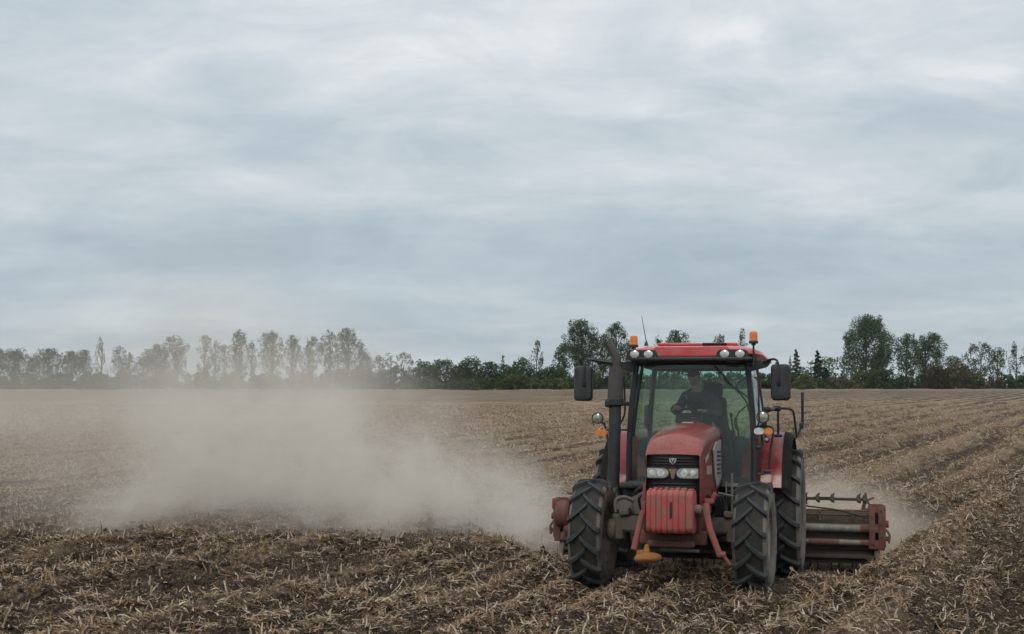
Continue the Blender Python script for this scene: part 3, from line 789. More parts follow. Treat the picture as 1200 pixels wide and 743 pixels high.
# --- roof
def roof_ring(hw, yf, yr, z, cr, crown=0):
    pts = rrect(2 * hw, yr - yf, cr, 6, .03, (yf + yr) / 2)
    return [Vector((x + 0., y, z - crown * (abs(x - .03) / hw) ** 2.5 * .03)) for x, y in pts]
bm = bmesh.new()
ring_loft(bm, [roof_ring(.79, 1.17, 2.84, 2.735, .16, 0), roof_ring(.845, 1.10, 2.90, 2.765, .18, 0), roof_ring(.86, 1.08, 2.92, 2.80, .18, 1), roof_ring(.845, 1.10, 2.91, 2.845, .18, 1.2), roof_ring(.79, 1.16, 2.86, 2.885, .18, 1.4), roof_ring(.66, 1.3, 2.74, 2.905, .16, .6), roof_ring(.4, 1.6, 2.5, 2.915, .12, 0)])
roof = part('roof', bm, 'red', TR, None, 60)
bm = bmesh.new(); prism(bm, [(-.47, 2.745), (.53, 2.745), (.49, 2.865), (-.43, 2.865)], .05, 'XZ', 1.088, .012)
part('front_panel', bm, 'red', roof)
bm = bmesh.new(); box(bm, (.06, 1.75, 2.925), (1.0, .7, .035), .012); part('roof_hatch', bm, 'red', roof)
bm = bmesh.new(); box(bm, (.28, 1.37, 2.925), (.30, .05, .022), .006); part('roof_vent', bm, 'frame_black', roof)
bm = bmesh.new(); box(bm, (.03, 1.13, 2.715), (1.50, .20, .05), .018)
for cx in (-.585, .535):
    prism(bm, rrect(.39, .135, .06, 5, cx, 2.762), .06, 'XZ', 1.073, .012)
    box(bm, (cx + .0, 1.10, 2.69), (.16, .06, .05), .015)
visor = part('visor', bm, 'frame_black', TR)
for cx in (-.675, -.50, .44, .625):
    bm = bmesh.new(); lathe(bm, [(.058, 0), (.064, .018), (.055, .022), (.05, .012)], (0, 0, 0), 'Y', 24, 0, cap=False)
    bez = bmesh.new(); lathe(bez, [(.001, -.012), (.03, -.010), (.050, -.002), (.056, .012)], (0, 0, 0), 'Y', 24, 0, cap=False)
    o = part('roof_light', bez, 'lens', TR); o.location = (cx, 1.036, 2.775); o.scale = (1.12, 1, .9)
    b2 = part('bezel', bm, 'black', o)
def beacon(x, y, z):
    bm = bmesh.new(); lathe(bm, [(.001, .135), (.03, .134), (.048, .122), (.054, .10), (.056, .01), (.056, 0)], (0, 0, 0), 'Z', 24, 0, False)
    o = part('beacon', bm, 'beacon', TR); o.location = (x, y, z); o.scale = (.92, .92, .9)
    bm = bmesh.new(); cyl(bm, (0, 0, -.015), .062, .035, 'Z', 24, .006); cyl(bm, (0, 0, -.04), .03, .03, 'Z', 12); cyl(bm, (0, 0, .055), .018, .08, 'Z', 10, .005); part('beacon_base', bm, 'black', o)
beacon(-.735, 1.35, 2.915); beacon(.79, 1.05, 2.93)
bm = bmesh.new(); tube(bm, [(.79, 1.05, 2.90), (.79, 1.06, 2.62)], .013, 8); tube(bm, [(.79, 1.06, 2.64), (.70, 1.25, 2.64)], .014, 8); part('beacon_stalk', bm, 'black', TR)
bm = bmesh.new(); cyl(bm, (-.60, 1.5, 2.95), .03, .07, 'Z', 12, .005, 0, .008); tube(bm, [(-.60, 1.5, 2.97), (-.64, 1.5, 3.18), (-.66, 1.5, 3.30)], [.006, .004, .003], 6)
part('aerial', bm, 'black', TR)

# --- mirrors
def mirror(sx, cx, top):
    bm = bmesh.new()
    zc = top - .215
    rings = []
    for yy, sc in ((1.04, .55), (1.05, .86), (1.075, .99), (1.13, 1.0), (1.16, .94)):
        rings.append([Vector((cx + a * sc, yy, zc + b * (1 - (1 - sc) * .5))) for a, b in rrect(.235, .44, .05, 5)])
    ring_loft(bm, rings); bmesh.ops.recalc_face_normals(bm, faces=bm.faces)
    m = part('mirror', bm, 'black', TR, None, 40)
    bm = bmesh.new(); box(bm, (cx, 1.165, zc), (.20, .01, .40), .004); part('mirror_glass', bm, 'lens', m)
    bm = bmesh.new(); box(bm, (cx - sx * .02, 1.04, zc + .0), (.045, .05, .09), .015); part('pivot', bm, 'frame_black', m)
    bm = bmesh.new()
    inner = sx * .70
    prism(bm, [(inner, 2.56), (inner, 2.70), (inner + sx * .16, 2.69), (cx - sx * .12, 2.72), (cx - sx * .12, 2.685), (inner + sx * .24, 2.62)], .04, 'XZ', 1.22, .008)
    tube(bm, spline([(inner + sx * .2, 1.2, 2.67), (cx - sx * .15, 1.16, 2.705), (cx - sx * .07, 1.1, 2.71), (cx - sx * .03, 1.05, 2.67), (cx - sx * .02, 1.03, 2.58), (cx - sx * .02, 1.02, zc)]), .014, 8)
    box(bm, (inner + sx * .36, 1.2, 2.655), (.04, .03, .05), .008)
    part('mirror_arm', bm, 'frame_black', TR)
mirror(-1, -1.33, 2.63); mirror(1, 1.11, 2.645)

# --- exhaust
bm = bmesh.new()
tube(bm, [(-.90, .86, 1.05), (-.895, .86, 1.3), (-.885, .86, 1.8), (-.88, .86, 2.17)], .075, 20)
tube(bm, spline([(-.88, .86, 1.15), (-.84, .8, 1.0), (-.66, .72, .98), (-.3, .6, 1.02)]), .06, 12)
ex = part('exhaust', bm, 'black', TR)
bm = bmesh.new(); tube(bm, [(-.88, .86, 2.19), (-.872, .86, 2.45), (-.865, .86, 2.60)], [.098, .094, .088], 20, cap=True)
part('muffler_shield', bm, 'muffler', ex)
bm = bmesh.new()
pts = spline([(-.865, .86, 2.58), (-.86, .86, 2.66), (-.875, .86, 2.74), (-.93, .86, 2.84), (-.985, .86, 2.92)], 5)
tube(bm, pts, .052, 16, cap=False); tube(bm, pts, .044, 16, cap=False); part('tail_pipe', bm, 'muffler', ex)
bm = bmesh.new(); cyl(bm, (-.88, .86, 2.17), .112, .09, 'Z', 20, .012); box(bm, (-.95, .84, 2.16), (.10, .14, .11), .03); box(bm, (-.78, .98, 2.16), (.06, .3, .05), .01); part('clamp', bm, 'frame_black', ex)
# rail beside the exhaust
bm = bmesh.new(); tube(bm, spline([(-.76, 1.16, 2.5), (-.80, 1.08, 2.40), (-.80, 1.08, 2.05), (-.86, 1.08, 1.9), (-.86, 1.1, 1.8)]), .012, 8); tube(bm, spline([(-.80, 1.05, 2.5), (-.83, 1.05, 2.3)]), .012, 8); part('handrail', bm, 'frame_black', TR)

# --- side lamp groups
def round_lamp(x, y, z, r, nm='work_lamp'):
    bm = bmesh.new(); lathe(bm, [(.001, -.03), (r * .5, -.027), (r * .86, -.012), (r * .9, 0)], (0, 0, 0), 'Y', 24, 0, False)
    o = part(nm, bm, 'headlens', TR); o.location = (x, y, z)
    bm = bmesh.new(); lathe(bm, [(r * .88, -.02), (r, -.018), (r, .02), (r * .7, .07), (r * .3, .09), (.001, .09)], (0, 0, 0), 'Y', 24, 0, False); part('lamp_housing', bm, 'black', o)
def indicator(x, y, z, amber_side, clear=True):
    bm = bmesh.new(); prism(bm, rrect(.115 if clear else .16, .075 if clear else .085, .034, 5, x + amber_side * (.055 if clear else 0), z), .05, 'XZ', y, .012); o = part('indicator_lamp', bm, 'amber', TR)
    if clear:
        bm = bmesh.new(); prism(bm, rrect(.12, .078, .03, 5, x - amber_side * .055, z), .05, 'XZ', y, .012); part('side_light', bm, 'lens', TR)
    bm = bmesh.new(); box(bm, (x, y + .035, z), (.20 if clear else .14, .03, .07), .01); part('lamp_bracket', bm, 'frame_black', o)
round_lamp(.885, 1.22, 2.01, .078); indicator(.895, 1.22, 1.835, 1); round_lamp(.93, 1.22, 1.735, .036)
round_lamp(-1.17, 1.22, 1.985, .072); indicator(-1.125, 1.22, 1.80, -1, False)
bm = bmesh.new()
tube(bm, spline([(-.90, 1.2, 1.62), (-1.02, 1.24, 1.66), (-1.06, 1.26, 1.8), (-1.09, 1.26, 1.93)]), .013, 8); tube(bm, [(-1.09, 1.26, 1.9), (-1.17, 1.26, 1.99)], .013, 8); tube(bm, spline([(-1.17, 1.25, 2.05), (-1.24, 1.25, 1.98), (-1.22, 1.25, 1.88)]), .006, 6); tube(bm, [(-1.08, 1.26, 1.84), (-.80, 1.26, 1.84)], .012, 8)
part('lamp_stalk', bm, 'frame_black', TR)
bm = bmesh.new()
tube(bm, spline([(.76, 1.25, 1.88), (.84, 1.27, 1.9), (.98, 1.3, 1.89), (1.0, 1.3, 1.80), (.97, 1.29, 1.6), (.94, 1.28, 1.36), (.80, 1.27, 1.31), (.74, 1.25, 1.30)]), .013, 8)
tube(bm, [(.90, 1.26, 1.87), (.91, 1.27, 2.08)], .014, 8); tube(bm, [(.86, 1.26, 1.84), (.88, 1.27, 1.66), (.78, 1.27, 1.64)], .014, 8)
box(bm, (.93, 1.29, 1.345), (.09, .06, .05), .015); box(bm, (.82, 1.27, 1.64), (.10, .05, .05), .015)
part('lamp_stalk', bm, 'frame_black', TR)
bm = bmesh.new()
tube(bm, spline([(.94, 1.5, 2.10), (1.0, 1.6, 2.13), (1.16, 1.75, 2.13), (1.22, 1.8, 2.09), (1.24, 1.82, 1.95), (1.26, 1.84, 1.78)]), .015, 8)
tube(bm, [(1.04, 1.66, 2.14), (1.04, 1.68, 1.80)], .014, 8); box(bm, (1.03, 1.66, 2.13), (.09, .05, .07), .015); tube(bm, [(.91, 1.27, 2.08), (1.0, 1.55, 2.12)], .02, 8); box(bm, (.93, 1.35, 2.11), (.09, .1, .06), .02); box(bm, (1.04, 1.68, 1.79), (.10, .09, .035), .012)
part('handrail', bm, 'frame_black', TR)
bm = bmesh.new(); tube(bm, spline([(.79, 1.22, 2.50), (.83, 1.20, 2.44), (.84, 1.2, 2.2), (.84, 1.2, 1.95), (.80, 1.22, 1.88)]), .012, 8); part('handrail', bm, 'frame_black', TR)
# hose and marker pole at the rear right
bm = bmesh.new()
tube(bm, [(1.265, 3.2, 2.40), (1.265, 3.2, 1.98)], .020, 8); box(bm, (1.25, 3.2, 1.95), (.06, .06, .08), .015)
tube(bm, spline([(1.25, 3.2, 1.95), (1.20, 3.15, 1.82), (1.13, 3.05, 1.70), (1.17, 2.95, 1.6), (1.24, 2.95, 1.40), (1.28, 2.95, 1.25)]), .016, 8)
part('marker_pole', bm, 'frame_black', TR)
# small red rear lamp seen past the cab
bm = bmesh.new(); box(bm, (.93, 2.80, 2.47), (.07, .05, .09), .02); tube(bm, [(.74, 2.78, 2.47), (.92, 2.8, 2.47)], .012, 6); part('rear_lamp', bm, 'dark', TR)

# --- rear fenders
def fender(sx):
    cy, cz = 2.40, .86
    def arc(x0, r0, x1, r1, a0=163, a1=-15, n=26, sag=0):
        rings = []
        for k in range(n + 1):
            a = R(a0 + (a1 - a0) * k / n)
            rings.append([Vector((sx * (x0 + (x1 - x0) * j / 4), cy + (r0 + (r1 - r0) * j / 4 - sag * (j / 4) ** 2) * math.cos(a), cz + (r0 + (r1 - r0) * j / 4 - sag * (j / 4) ** 2) * math.sin(a))) for j in range(5)])
        return rings
    bm = bmesh.new(); ring_loft(bm, arc(.60, .99, 1.09, 1.0, sag=.01), False, False); bmesh.ops.solidify(bm, geom=bm.faces[:], thickness=.02)
    bmesh.ops.recalc_face_normals(bm, faces=bm.faces)
    f = part('fender', bm, 'red', TR, None, 50)
    bm = bmesh.new(); ring_loft(bm, arc(1.09, 1.0, 1.20, .975, 163, -10, sag=.05), False, False); bmesh.ops.solidify(bm, geom=bm.faces[:], thickness=.022)
    bmesh.ops.recalc_face_normals(bm, faces=bm.faces)
    part('rubber_edge', bm, 'rubber', f, None, 50)
fender(-1); fender(1)

# ------------------------------------------------------------------ TILLER behind the tractor
TL = thing('rotary_tiller', 'wide rusty red rotary tiller hitched behind the tractor, dusty pipes across its frame', 'tiller', (1.88, 16.1, 0.0), (R(-3), 0, R(-14.5)))
W = 2.33
TL['label'] = 'wide rusty red rotary tiller working the soil right behind the tractor'
bm = bmesh.new()
box(bm, (0, 4.35, .70), (2 * W - .1, .5, .02), .005, (-8, 0, 0)); box(bm, (0, 4.13, .69), (2 * W - .1, .02, .17), .006, (12, 0, 0)); box(bm, (0, 4.75, .55), (2 * W - .1, .02, .5), .006, (-25, 0, 0))
for sx in (-1.9, -1.45, -.9, .9, 1.45, 1.9): box(bm, (sx, 4.2, .72), (.025, .35, .14), .006)
part('hood', bm, 'hood', TL)
bm = bmesh.new(); tube(bm, [(-W + .1, 4.12, .79), (W - .1, 4.12, .79)], .014, 8); part('top_rail', bm, 'red_rust', TL)
bm = bmesh.new(); tube(bm, [(-W + .1, 4.05, .545), (W - .1, 4.05, .545)], .055, 14); part('frame_pipe', bm, 'steel', TL, 'upper thick grey frame pipe')
bm = bmesh.new(); tube(bm, [(-W + .1, 4.0, .355), (W - .1, 4.0, .355)], .042, 14); part('frame_pipe', bm, 'steel', TL, 'lower grey and red frame pipe')
for s_ in (-1, 1):
    bm = bmesh.new()
    for zz, rr, yy in ((.545, .0575, 4.05), (.355, .0445, 4.0)):
        tube(bm, [(s_ * (W - .08), yy, zz), (s_ * (W - .33), yy, zz)], rr, 14)
        part('pipe_sleeve', bm, 'red_rust', TL); bm = bmesh.new()
    tube(bm, [(s_ * 1.3, 4.0, .355), (s_ * 1.72, 4.0, .355)], .0445, 14); part('pipe_sleeve', bm, 'red_rust', TL)
bm = bmesh.new(); box(bm, (0, 4.12, .45), (2 * W - .12, .03, .14), .006); box(bm, (0, 4.10, .17), (2 * W - .15, .03, .22), .006, (-10, 0, 0)); box(bm, (0, 4.02, .16), (2 * W - .2, .05, .05), .01)
box(bm, (0, 4.08, .30), (2 * W - .14, .03, .10), .006)
part('apron', bm, 'dark_steel', TL)
bm = bmesh.new(); tube(bm, [(-W + .15, 4.4, .16), (W - .15, 4.4, .16)], .06, 12)
for k in range(44):
    x = -W + .25 + (2 * W - .5) * k / 43
    for j in range(2):
        a = k * 1.1 + j * PI
        p = [Vector((x, 4.4, .16)) + Vector((0, math.cos(a) * q, math.sin(a) * q)) for q in (.04, .22)]
        e = p[1] + Vector((.05 * (-1) ** k, math.cos(a + 1.2) * .07, math.sin(a + 1.2) * .07)); tube(bm, [p[0], p[1], e], [.014, .012, .006], 5)
part('rotor', bm, 'dark_steel', TL)
# top shaft with pointed lugs
for s_ in (-1, 1):
    bm = bmesh.new(); tube(bm, [(s_ * .5, 4.2, .945), (s_ * (W - .25), 4.2, .945)], .022, 10)
    for xx in (1.25, 1.42, 1.62, 1.98, 2.06):
        for a in (90, 200, 320) if xx != 1.25 else (90, 270):
            d = Vector((0, math.cos(R(a)), math.sin(R(a)))); c = Vector((s_ * xx, 4.2, .945))
            tube(bm, [c, c + d * .05, c + d * .085 + Vector((.03, 0, 0))], [.045, .022, .004], 6)
    box(bm, (s_ * 1.5, 4.2, .965), (.28, .05, .015), .004)
    part('drive_shaft', bm, 'dark_steel', TL)
    bm = bmesh.new()
    for a in (20, 100, 170, 235, 300): box(bm, (s_ * (W - .24) + .055 * math.cos(R(a)), 4.2, .935 + .055 * math.sin(R(a))), (.11, .04, .03), .008, (0, -a, 0))
    box(bm, (s_ * (W - .28), 4.2, .86), (.05, .05, .16), .012, (0, s_ * 15, 0)); box(bm, (s_ * (W - .2), 4.2, .80), (.2, .06, .05), .01)
    part('shaft_bracket', bm, 'red_rust', TL)
    # end plate
    bm = bmesh.new(); x0 = s_ * W
    out = [(3.92, .33), (3.92, .72), (3.98, .83), (4.1, .88), (4.5, .84), (4.85, .6), (4.95, .45), (4.7, .38), (4.0, .30)]
    prism(bm, out, .025, 'YZ', x0, .006)
    box(bm, (x0 - s_ * .11, 3.96, .55), (.21, .04, .10), .01); box(bm, (x0 - s_ * .11, 3.97, .32), (.22, .05, .09), .01); box(bm, (x0 - s_ * .17, 3.95, .58), (.08, .03, .52), .01); box(bm, (x0 - s_ * .045, 3.95, .56), (.085, .035, .60), .012)
    prism(bm, rrect(.24, .13, .055, 5, x0 - s_ * .11, .83), .05, 'XZ', 3.97, .012)
    cyl(bm, (x0 + s_ * .03, 4.0, .42), .035, .06, 'X', 10, .005); cyl(bm, (x0 + s_ * .03, 4.0, .62), .05, .04, 'X', 12, .005); tube(bm, spline([(x0 + s_ * .01, 3.95, .55), (x0 + s_ * .06, 3.95, .47), (x0 + s_ * .05, 3.95, .36)]), .018, 6)
    if s_ < 0:
        lathe(bm, [(.001, -.1), (.17, -.1), (.20, -.07), (.20, .07), (.17, .1), (.001, .1)], (x0 + .12, 4.0, .66), 'X', 20); cyl(bm, (x0 + .25, 4.0, .45), .12, .2, 'X', 16, .02); box(bm, (x0 + .02, 3.93, .80), (.10, .06, .16), .02); box(bm, (x0 + .30, 4.0, .86), (.12, .1, .14), .02, (0, 15, 0))
    for q_ in range(6): cyl(bm, (x0 - s_ * (.05 if q_ % 2 else .17), 3.925, .36 + .09 * q_), .014, .03, 'Y', 6)
    part('end_plate', bm, 'red_rust', TL)
    bm = bmesh.new(); tube(bm, spline([(s_ * .6, 4.0, 1.0), (s_ * 1.2, 3.96, .86), (s_ * 1.7, 3.95, .80), (s_ * 2.1, 3.96, .70)]), .013, 6); part('hydraulic_hose', bm, 'cable', TL)
    bm = bmesh.new(); prism(bm, [(x0 - s_ * .15, .28), (x0 - s_ * .07, .28), (x0 - s_ * .05, .08), (x0 - s_ * .05, -.08), (x0 - s_ * .075, -.10), (x0 - s_ * .12, .05)], .06, 'XZ', 4.02, .01)
    box(bm, (x0 - s_ * .06, 4.4, -.05), (.04, .8, .06), .012)
    part('skid', bm, 'steel', TL)
bm = bmesh.new(); box(bm, (0, 4.0, .62), (.5, .3, .3), .03)
for s_ in (-1, 1): tube(bm, [(s_ * .42, 2.7, .5), (s_ * .48, 4.0, .45)], .04, 8); tube(bm, [(s_ * .3, 4.0, .75), (0, 4.0, 1.2)], .035, 8)
tube(bm, [(0, 2.8, 1.05), (0, 4.0, 1.18)], .03, 8)
part('hitch_frame', bm, 'red_rust', TL)

# ------------------------------------------------------------------ DRIVER
def skin_mesh(joints, edges, sub=2):
    me = bpy.data.meshes.new('tmp'); me.from_pydata([j[:3] for j in joints], edges, [])
    o = bpy.data.objects.new('tmp', me); COL.objects.link(o)
    sk = o.modifiers.new('s', 'SKIN'); sk.use_smooth_shade = True
    for i, j in enumerate(joints):
        r = j[3]; me.skin_vertices[0].data[i].radius = (r, r if len(j) < 5 else j[4])
    me.skin_vertices[0].data[0].use_root = True
    s = o.modifiers.new('d', 'SUBSURF'); s.levels = sub; s.render_levels = sub
    dg = bpy.context.evaluated_depsgraph_get(); dg.update()
    m2 = bpy.data.meshes.new_from_object(o.evaluated_get(dg))
    bpy.data.objects.remove(o, do_unlink=True)
    bm = bmesh.new(); bm.from_mesh(m2); bpy.data.meshes.remove(m2); return bm
PR = thing('person', 'driver in a dark jacket sitting in the tractor cab with hands on the steering wheel', 'person', TR.location, TR.rotation_euler)
J = [(.06, 2.24, 1.76, .13, .11), (.05, 2.20, 1.98, .125, .10), (.02, 2.10, 2.20, .14, .095), (.00, 2.04, 2.33, .10, .07), (-.02, 2.00, 2.40, .052, .052), (-.035, 1.97, 2.46, .05, .05),
     (-.17, 2.05, 2.29, .062), (-.26, 1.90, 2.08, .046), (-.235, 1.72, 2.13, .03), (-.225, 1.66, 2.145, .034, .018),
     (.19, 2.06, 2.27, .062), (.27, 1.92, 2.05, .046), (.11, 1.72, 2.09, .03), (.075, 1.66, 2.10, .034, .018),
     (-.06, 2.20, 1.72, .09), (-.14, 1.78, 1.74, .07), (-.15, 1.66, 1.33, .045), (-.15, 1.54, 1.20, .042),
     (.18, 2.20, 1.72, .09), (.22, 1.78, 1.74, .07), (.22, 1.70, 1.33, .045), (.22, 1.56, 1.20, .042)]
E_ = [(0, 1), (1, 2), (2, 3), (3, 4), (4, 5), (3, 6), (6, 7), (7, 8), (8, 9), (3, 10), (10, 11), (11, 12), (12, 13), (0, 14), (14, 15), (15, 16), (16, 17), (0, 18), (18, 19), (19, 20), (20, 21)]
bm = skin_mesh(J, E_)
def head(bm, c):
    t = bmesh.new(); bmesh.ops.create_icosphere(t, subdivisions=4, radius=1)
    for v in t.verts:
        x, y, z = v.co; jaw = 1 - .28 * max(0, -z)
        nx, ny, nz = x * .078 * jaw, y * .098, z * .122
        if y < 0:
            ny -= .018 * math.exp(-(x / .16) ** 2 - ((z + .12) / .20) ** 2)
            for ex in (-.38, .38): ny += .009 * math.exp(-((x - ex) / .16) ** 2 - ((z - .08) / .12) ** 2)
            ny -= .006 * math.exp(-(x / .3) ** 2 - ((z + .5) / .06) ** 2) ; ny -= .008 * math.exp(-(x / .25) ** 2 - ((z + .85) / .15) ** 2)
        v.co = (nx, ny, nz)
    for sx in (-1, 1): ball(t, (sx * .08, .01, -.01), (.012, .022, .034), 2)
    merge(bm, t, 0, Matrix.Translation(c) @ rot(18, 0, -12))
HC = Vector((-.05, 1.96, 2.535)); head(bm, HC)
for (hx, hy, hz, sx) in ((-.225, 1.66, 2.145, -1), (.075, 1.66, 2.10, 1)):
    for k, ln in enumerate((.06, .07, .066, .052)):
        ox = -.028 + .0185 * k
        tube(bm, spline([(hx + ox, hy + .005, hz), (hx + ox, hy - .035, hz + .010), (hx + ox, hy - .035 - ln * .35, hz - .012), (hx + ox, hy - .03 - ln * .2, hz - .034)], 3), [.0095] * 5 + [.008] * 5, 7)
    tube(bm, spline([(hx - sx * .02, hy + .02, hz - .005), (hx - sx * .045, hy, hz - .012), (hx - sx * .042, hy - .03, hz - .022)], 3), .0105, 7)
body = link_mesh('body', bm, M['skin'], PR, 60)
JJ = [(a[0], a[1], a[2], a[3] + .014, (a[4] if len(a) > 4 else a[3]) + .014) for a in J]
bm = skin_mesh([JJ[0], JJ[1], JJ[2], JJ[3], (JJ[4][0], JJ[4][1], JJ[4][2] - .02, .062, .062), JJ[6], JJ[7], JJ[8], JJ[10], JJ[11], JJ[12]], [(0, 1), (1, 2), (2, 3), (3, 4), (3, 5), (5, 6), (6, 7), (3, 8), (8, 9), (9, 10)])
link_mesh('jacket', bm, M['jacket'], PR, 60)
bm = skin_mesh([JJ[0], JJ[14], JJ[15], JJ[16], JJ[18], JJ[19], JJ[20]], [(0, 1), (1, 2), (2, 3), (0, 4), (4, 5), (5, 6)])
link_mesh('trousers', bm, M['trousers'], PR, 60)
bm = bmesh.new()
bm.free()
for s_ in (-.15, .22):
    bm = bmesh.new(); box(bm, (s_, 1.52, 1.175), (.10, .28, .09), .035); link_mesh('boot', bm, M['black'], PR)
t = bmesh.new(); bmesh.ops.create_icosphere(t, subdivisions=3, radius=1)
bmesh.ops.delete(t, geom=[v for v in t.verts if v.co.z < .12 - .0 and v.co.y < .15 or v.co.z < -.45], context='VERTS')
for v in t.verts: v.co = (v.co.x * .086, v.co.y * .106 + .004, v.co.z * .130)
bm = bmesh.new(); merge(bm, t, 0, Matrix.Translation(HC) @ rot(18, 0, -12)); link_mesh('hair', bm, M['hair'], PR)

# ------------------------------------------------------------------ TREES
def leaf_mat(name, c1, c2):
    m, nt, out = new_mat(name)
    oi = N(nt, 'ObjectInfo'); g = N(nt, 'NewGeometry')
    n = noise(nt, g.outputs['Position'], .35, 3, .6)
    f = math_n(nt, 'ADD', math_n(nt, 'MULTIPLY', n, .7), math_n(nt, 'MULTIPLY', g.outputs['Random Per Island'], .3))
    c = mixc(nt, ramp(nt, f, [(.25, 0.), (.75, 1.)]), c1, c2)
    hs = N(nt, 'HueSaturation'); L(nt, c, hs.inputs['Color'])
    L(nt, math_n(nt, 'ADD', .75, math_n(nt, 'MULTIPLY', oi.outputs['Random'], .5)), hs.inputs['Value'])
    L(nt, math_n(nt, 'ADD', .485, math_n(nt, 'MULTIPLY', oi.outputs['Random'], .03)), hs.inputs['Hue'])
    d = N(nt, 'BsdfDiffuse'); t = N(nt, 'BsdfTranslucent')
    L(nt, hs.outputs[0], d.inputs[0]); L(nt, hs.outputs[0], t.inputs[0])
    s = N(nt, 'MixShader', i_0=.25); L(nt, d.outputs[0], s.inputs[1]); L(nt, t.outputs[0], s.inputs[2])
    L(nt, s.outputs[0], out.inputs[0]); return m
M['leaf'] = leaf_mat('poplar_foliage', (.038, .062, .026), (.090, .130, .052))
M['leaf_dark'] = leaf_mat('conifer_foliage', (.016, .028, .022), (.035, .052, .034))
M['leaf_olive'] = leaf_mat('willow_foliage', (.075, .095, .036), (.135, .155, .062))
M['leaf_green'] = leaf_mat('thicket_foliage', (.034, .066, .022), (.080, .125, .038))
M['leaf_grey'] = leaf_mat('pale_sparse_foliage', (.06, .075, .055), (.11, .125, .09))
M['leaf_brown'] = leaf_mat('brown_dry_foliage', (.07, .06, .035), (.13, .105, .06))
M['bark'] = paint('bark', (.09, .075, .06), .95, 0, (.13, .115, .095), .5, 1.5, .5, 8)
def leaves(centers, radii, n, size, rs):
    """n random two-triangle leaf sprays spread through ellipsoid clumps"""
    ci = rs.choice(len(centers), n, p=(radii.prod(1) ** (2 / 3.)) / (radii.prod(1) ** (2 / 3.)).sum())
    d = rs.normal(size=(n, 3)); d /= np.linalg.norm(d, axis=1)[:, None]
    rad = rs.uniform(.1, 1.0, n) ** .5
    p = centers[ci] + d * radii[ci] * rad[:, None]
    a = rs.normal(size=(n, 3)); a /= np.linalg.norm(a, axis=1)[:, None]
    b = np.cross(a, rs.normal(size=(n, 3))); b /= np.linalg.norm(b, axis=1)[:, None]
    s = size * rs.uniform(.5, 1.3, n)[:, None]
    v = np.stack([p - a * s, p + b * s * .55, p + a * s * .9, p - b * s * .45], 1)
    return v.reshape(-1, 3)
def leaf_obj(name, v, mat, parent):
    n = len(v) // 4
    o = raw_mesh(name, v, np.arange(4 * n), 4, mat); 
    if parent: o.parent = parent
    return o
ORD = ['first', 'second', 'third', 'fourth', 'fifth', 'sixth', 'seventh', 'eighth', 'ninth', 'tenth', 'eleventh', 'twelfth', 'thirteenth', 'fourteenth', 'fifteenth', 'sixteenth', 'seventeenth', 'eighteenth', 'nineteenth', 'twentieth',
       'twenty-first', 'twenty-second', 'twenty-third', 'twenty-fourth', 'twenty-fifth', 'twenty-sixth', 'twenty-seventh', 'twenty-eighth', 'twenty-ninth', 'thirtieth']
FP, HC_ = 1640., 2.4
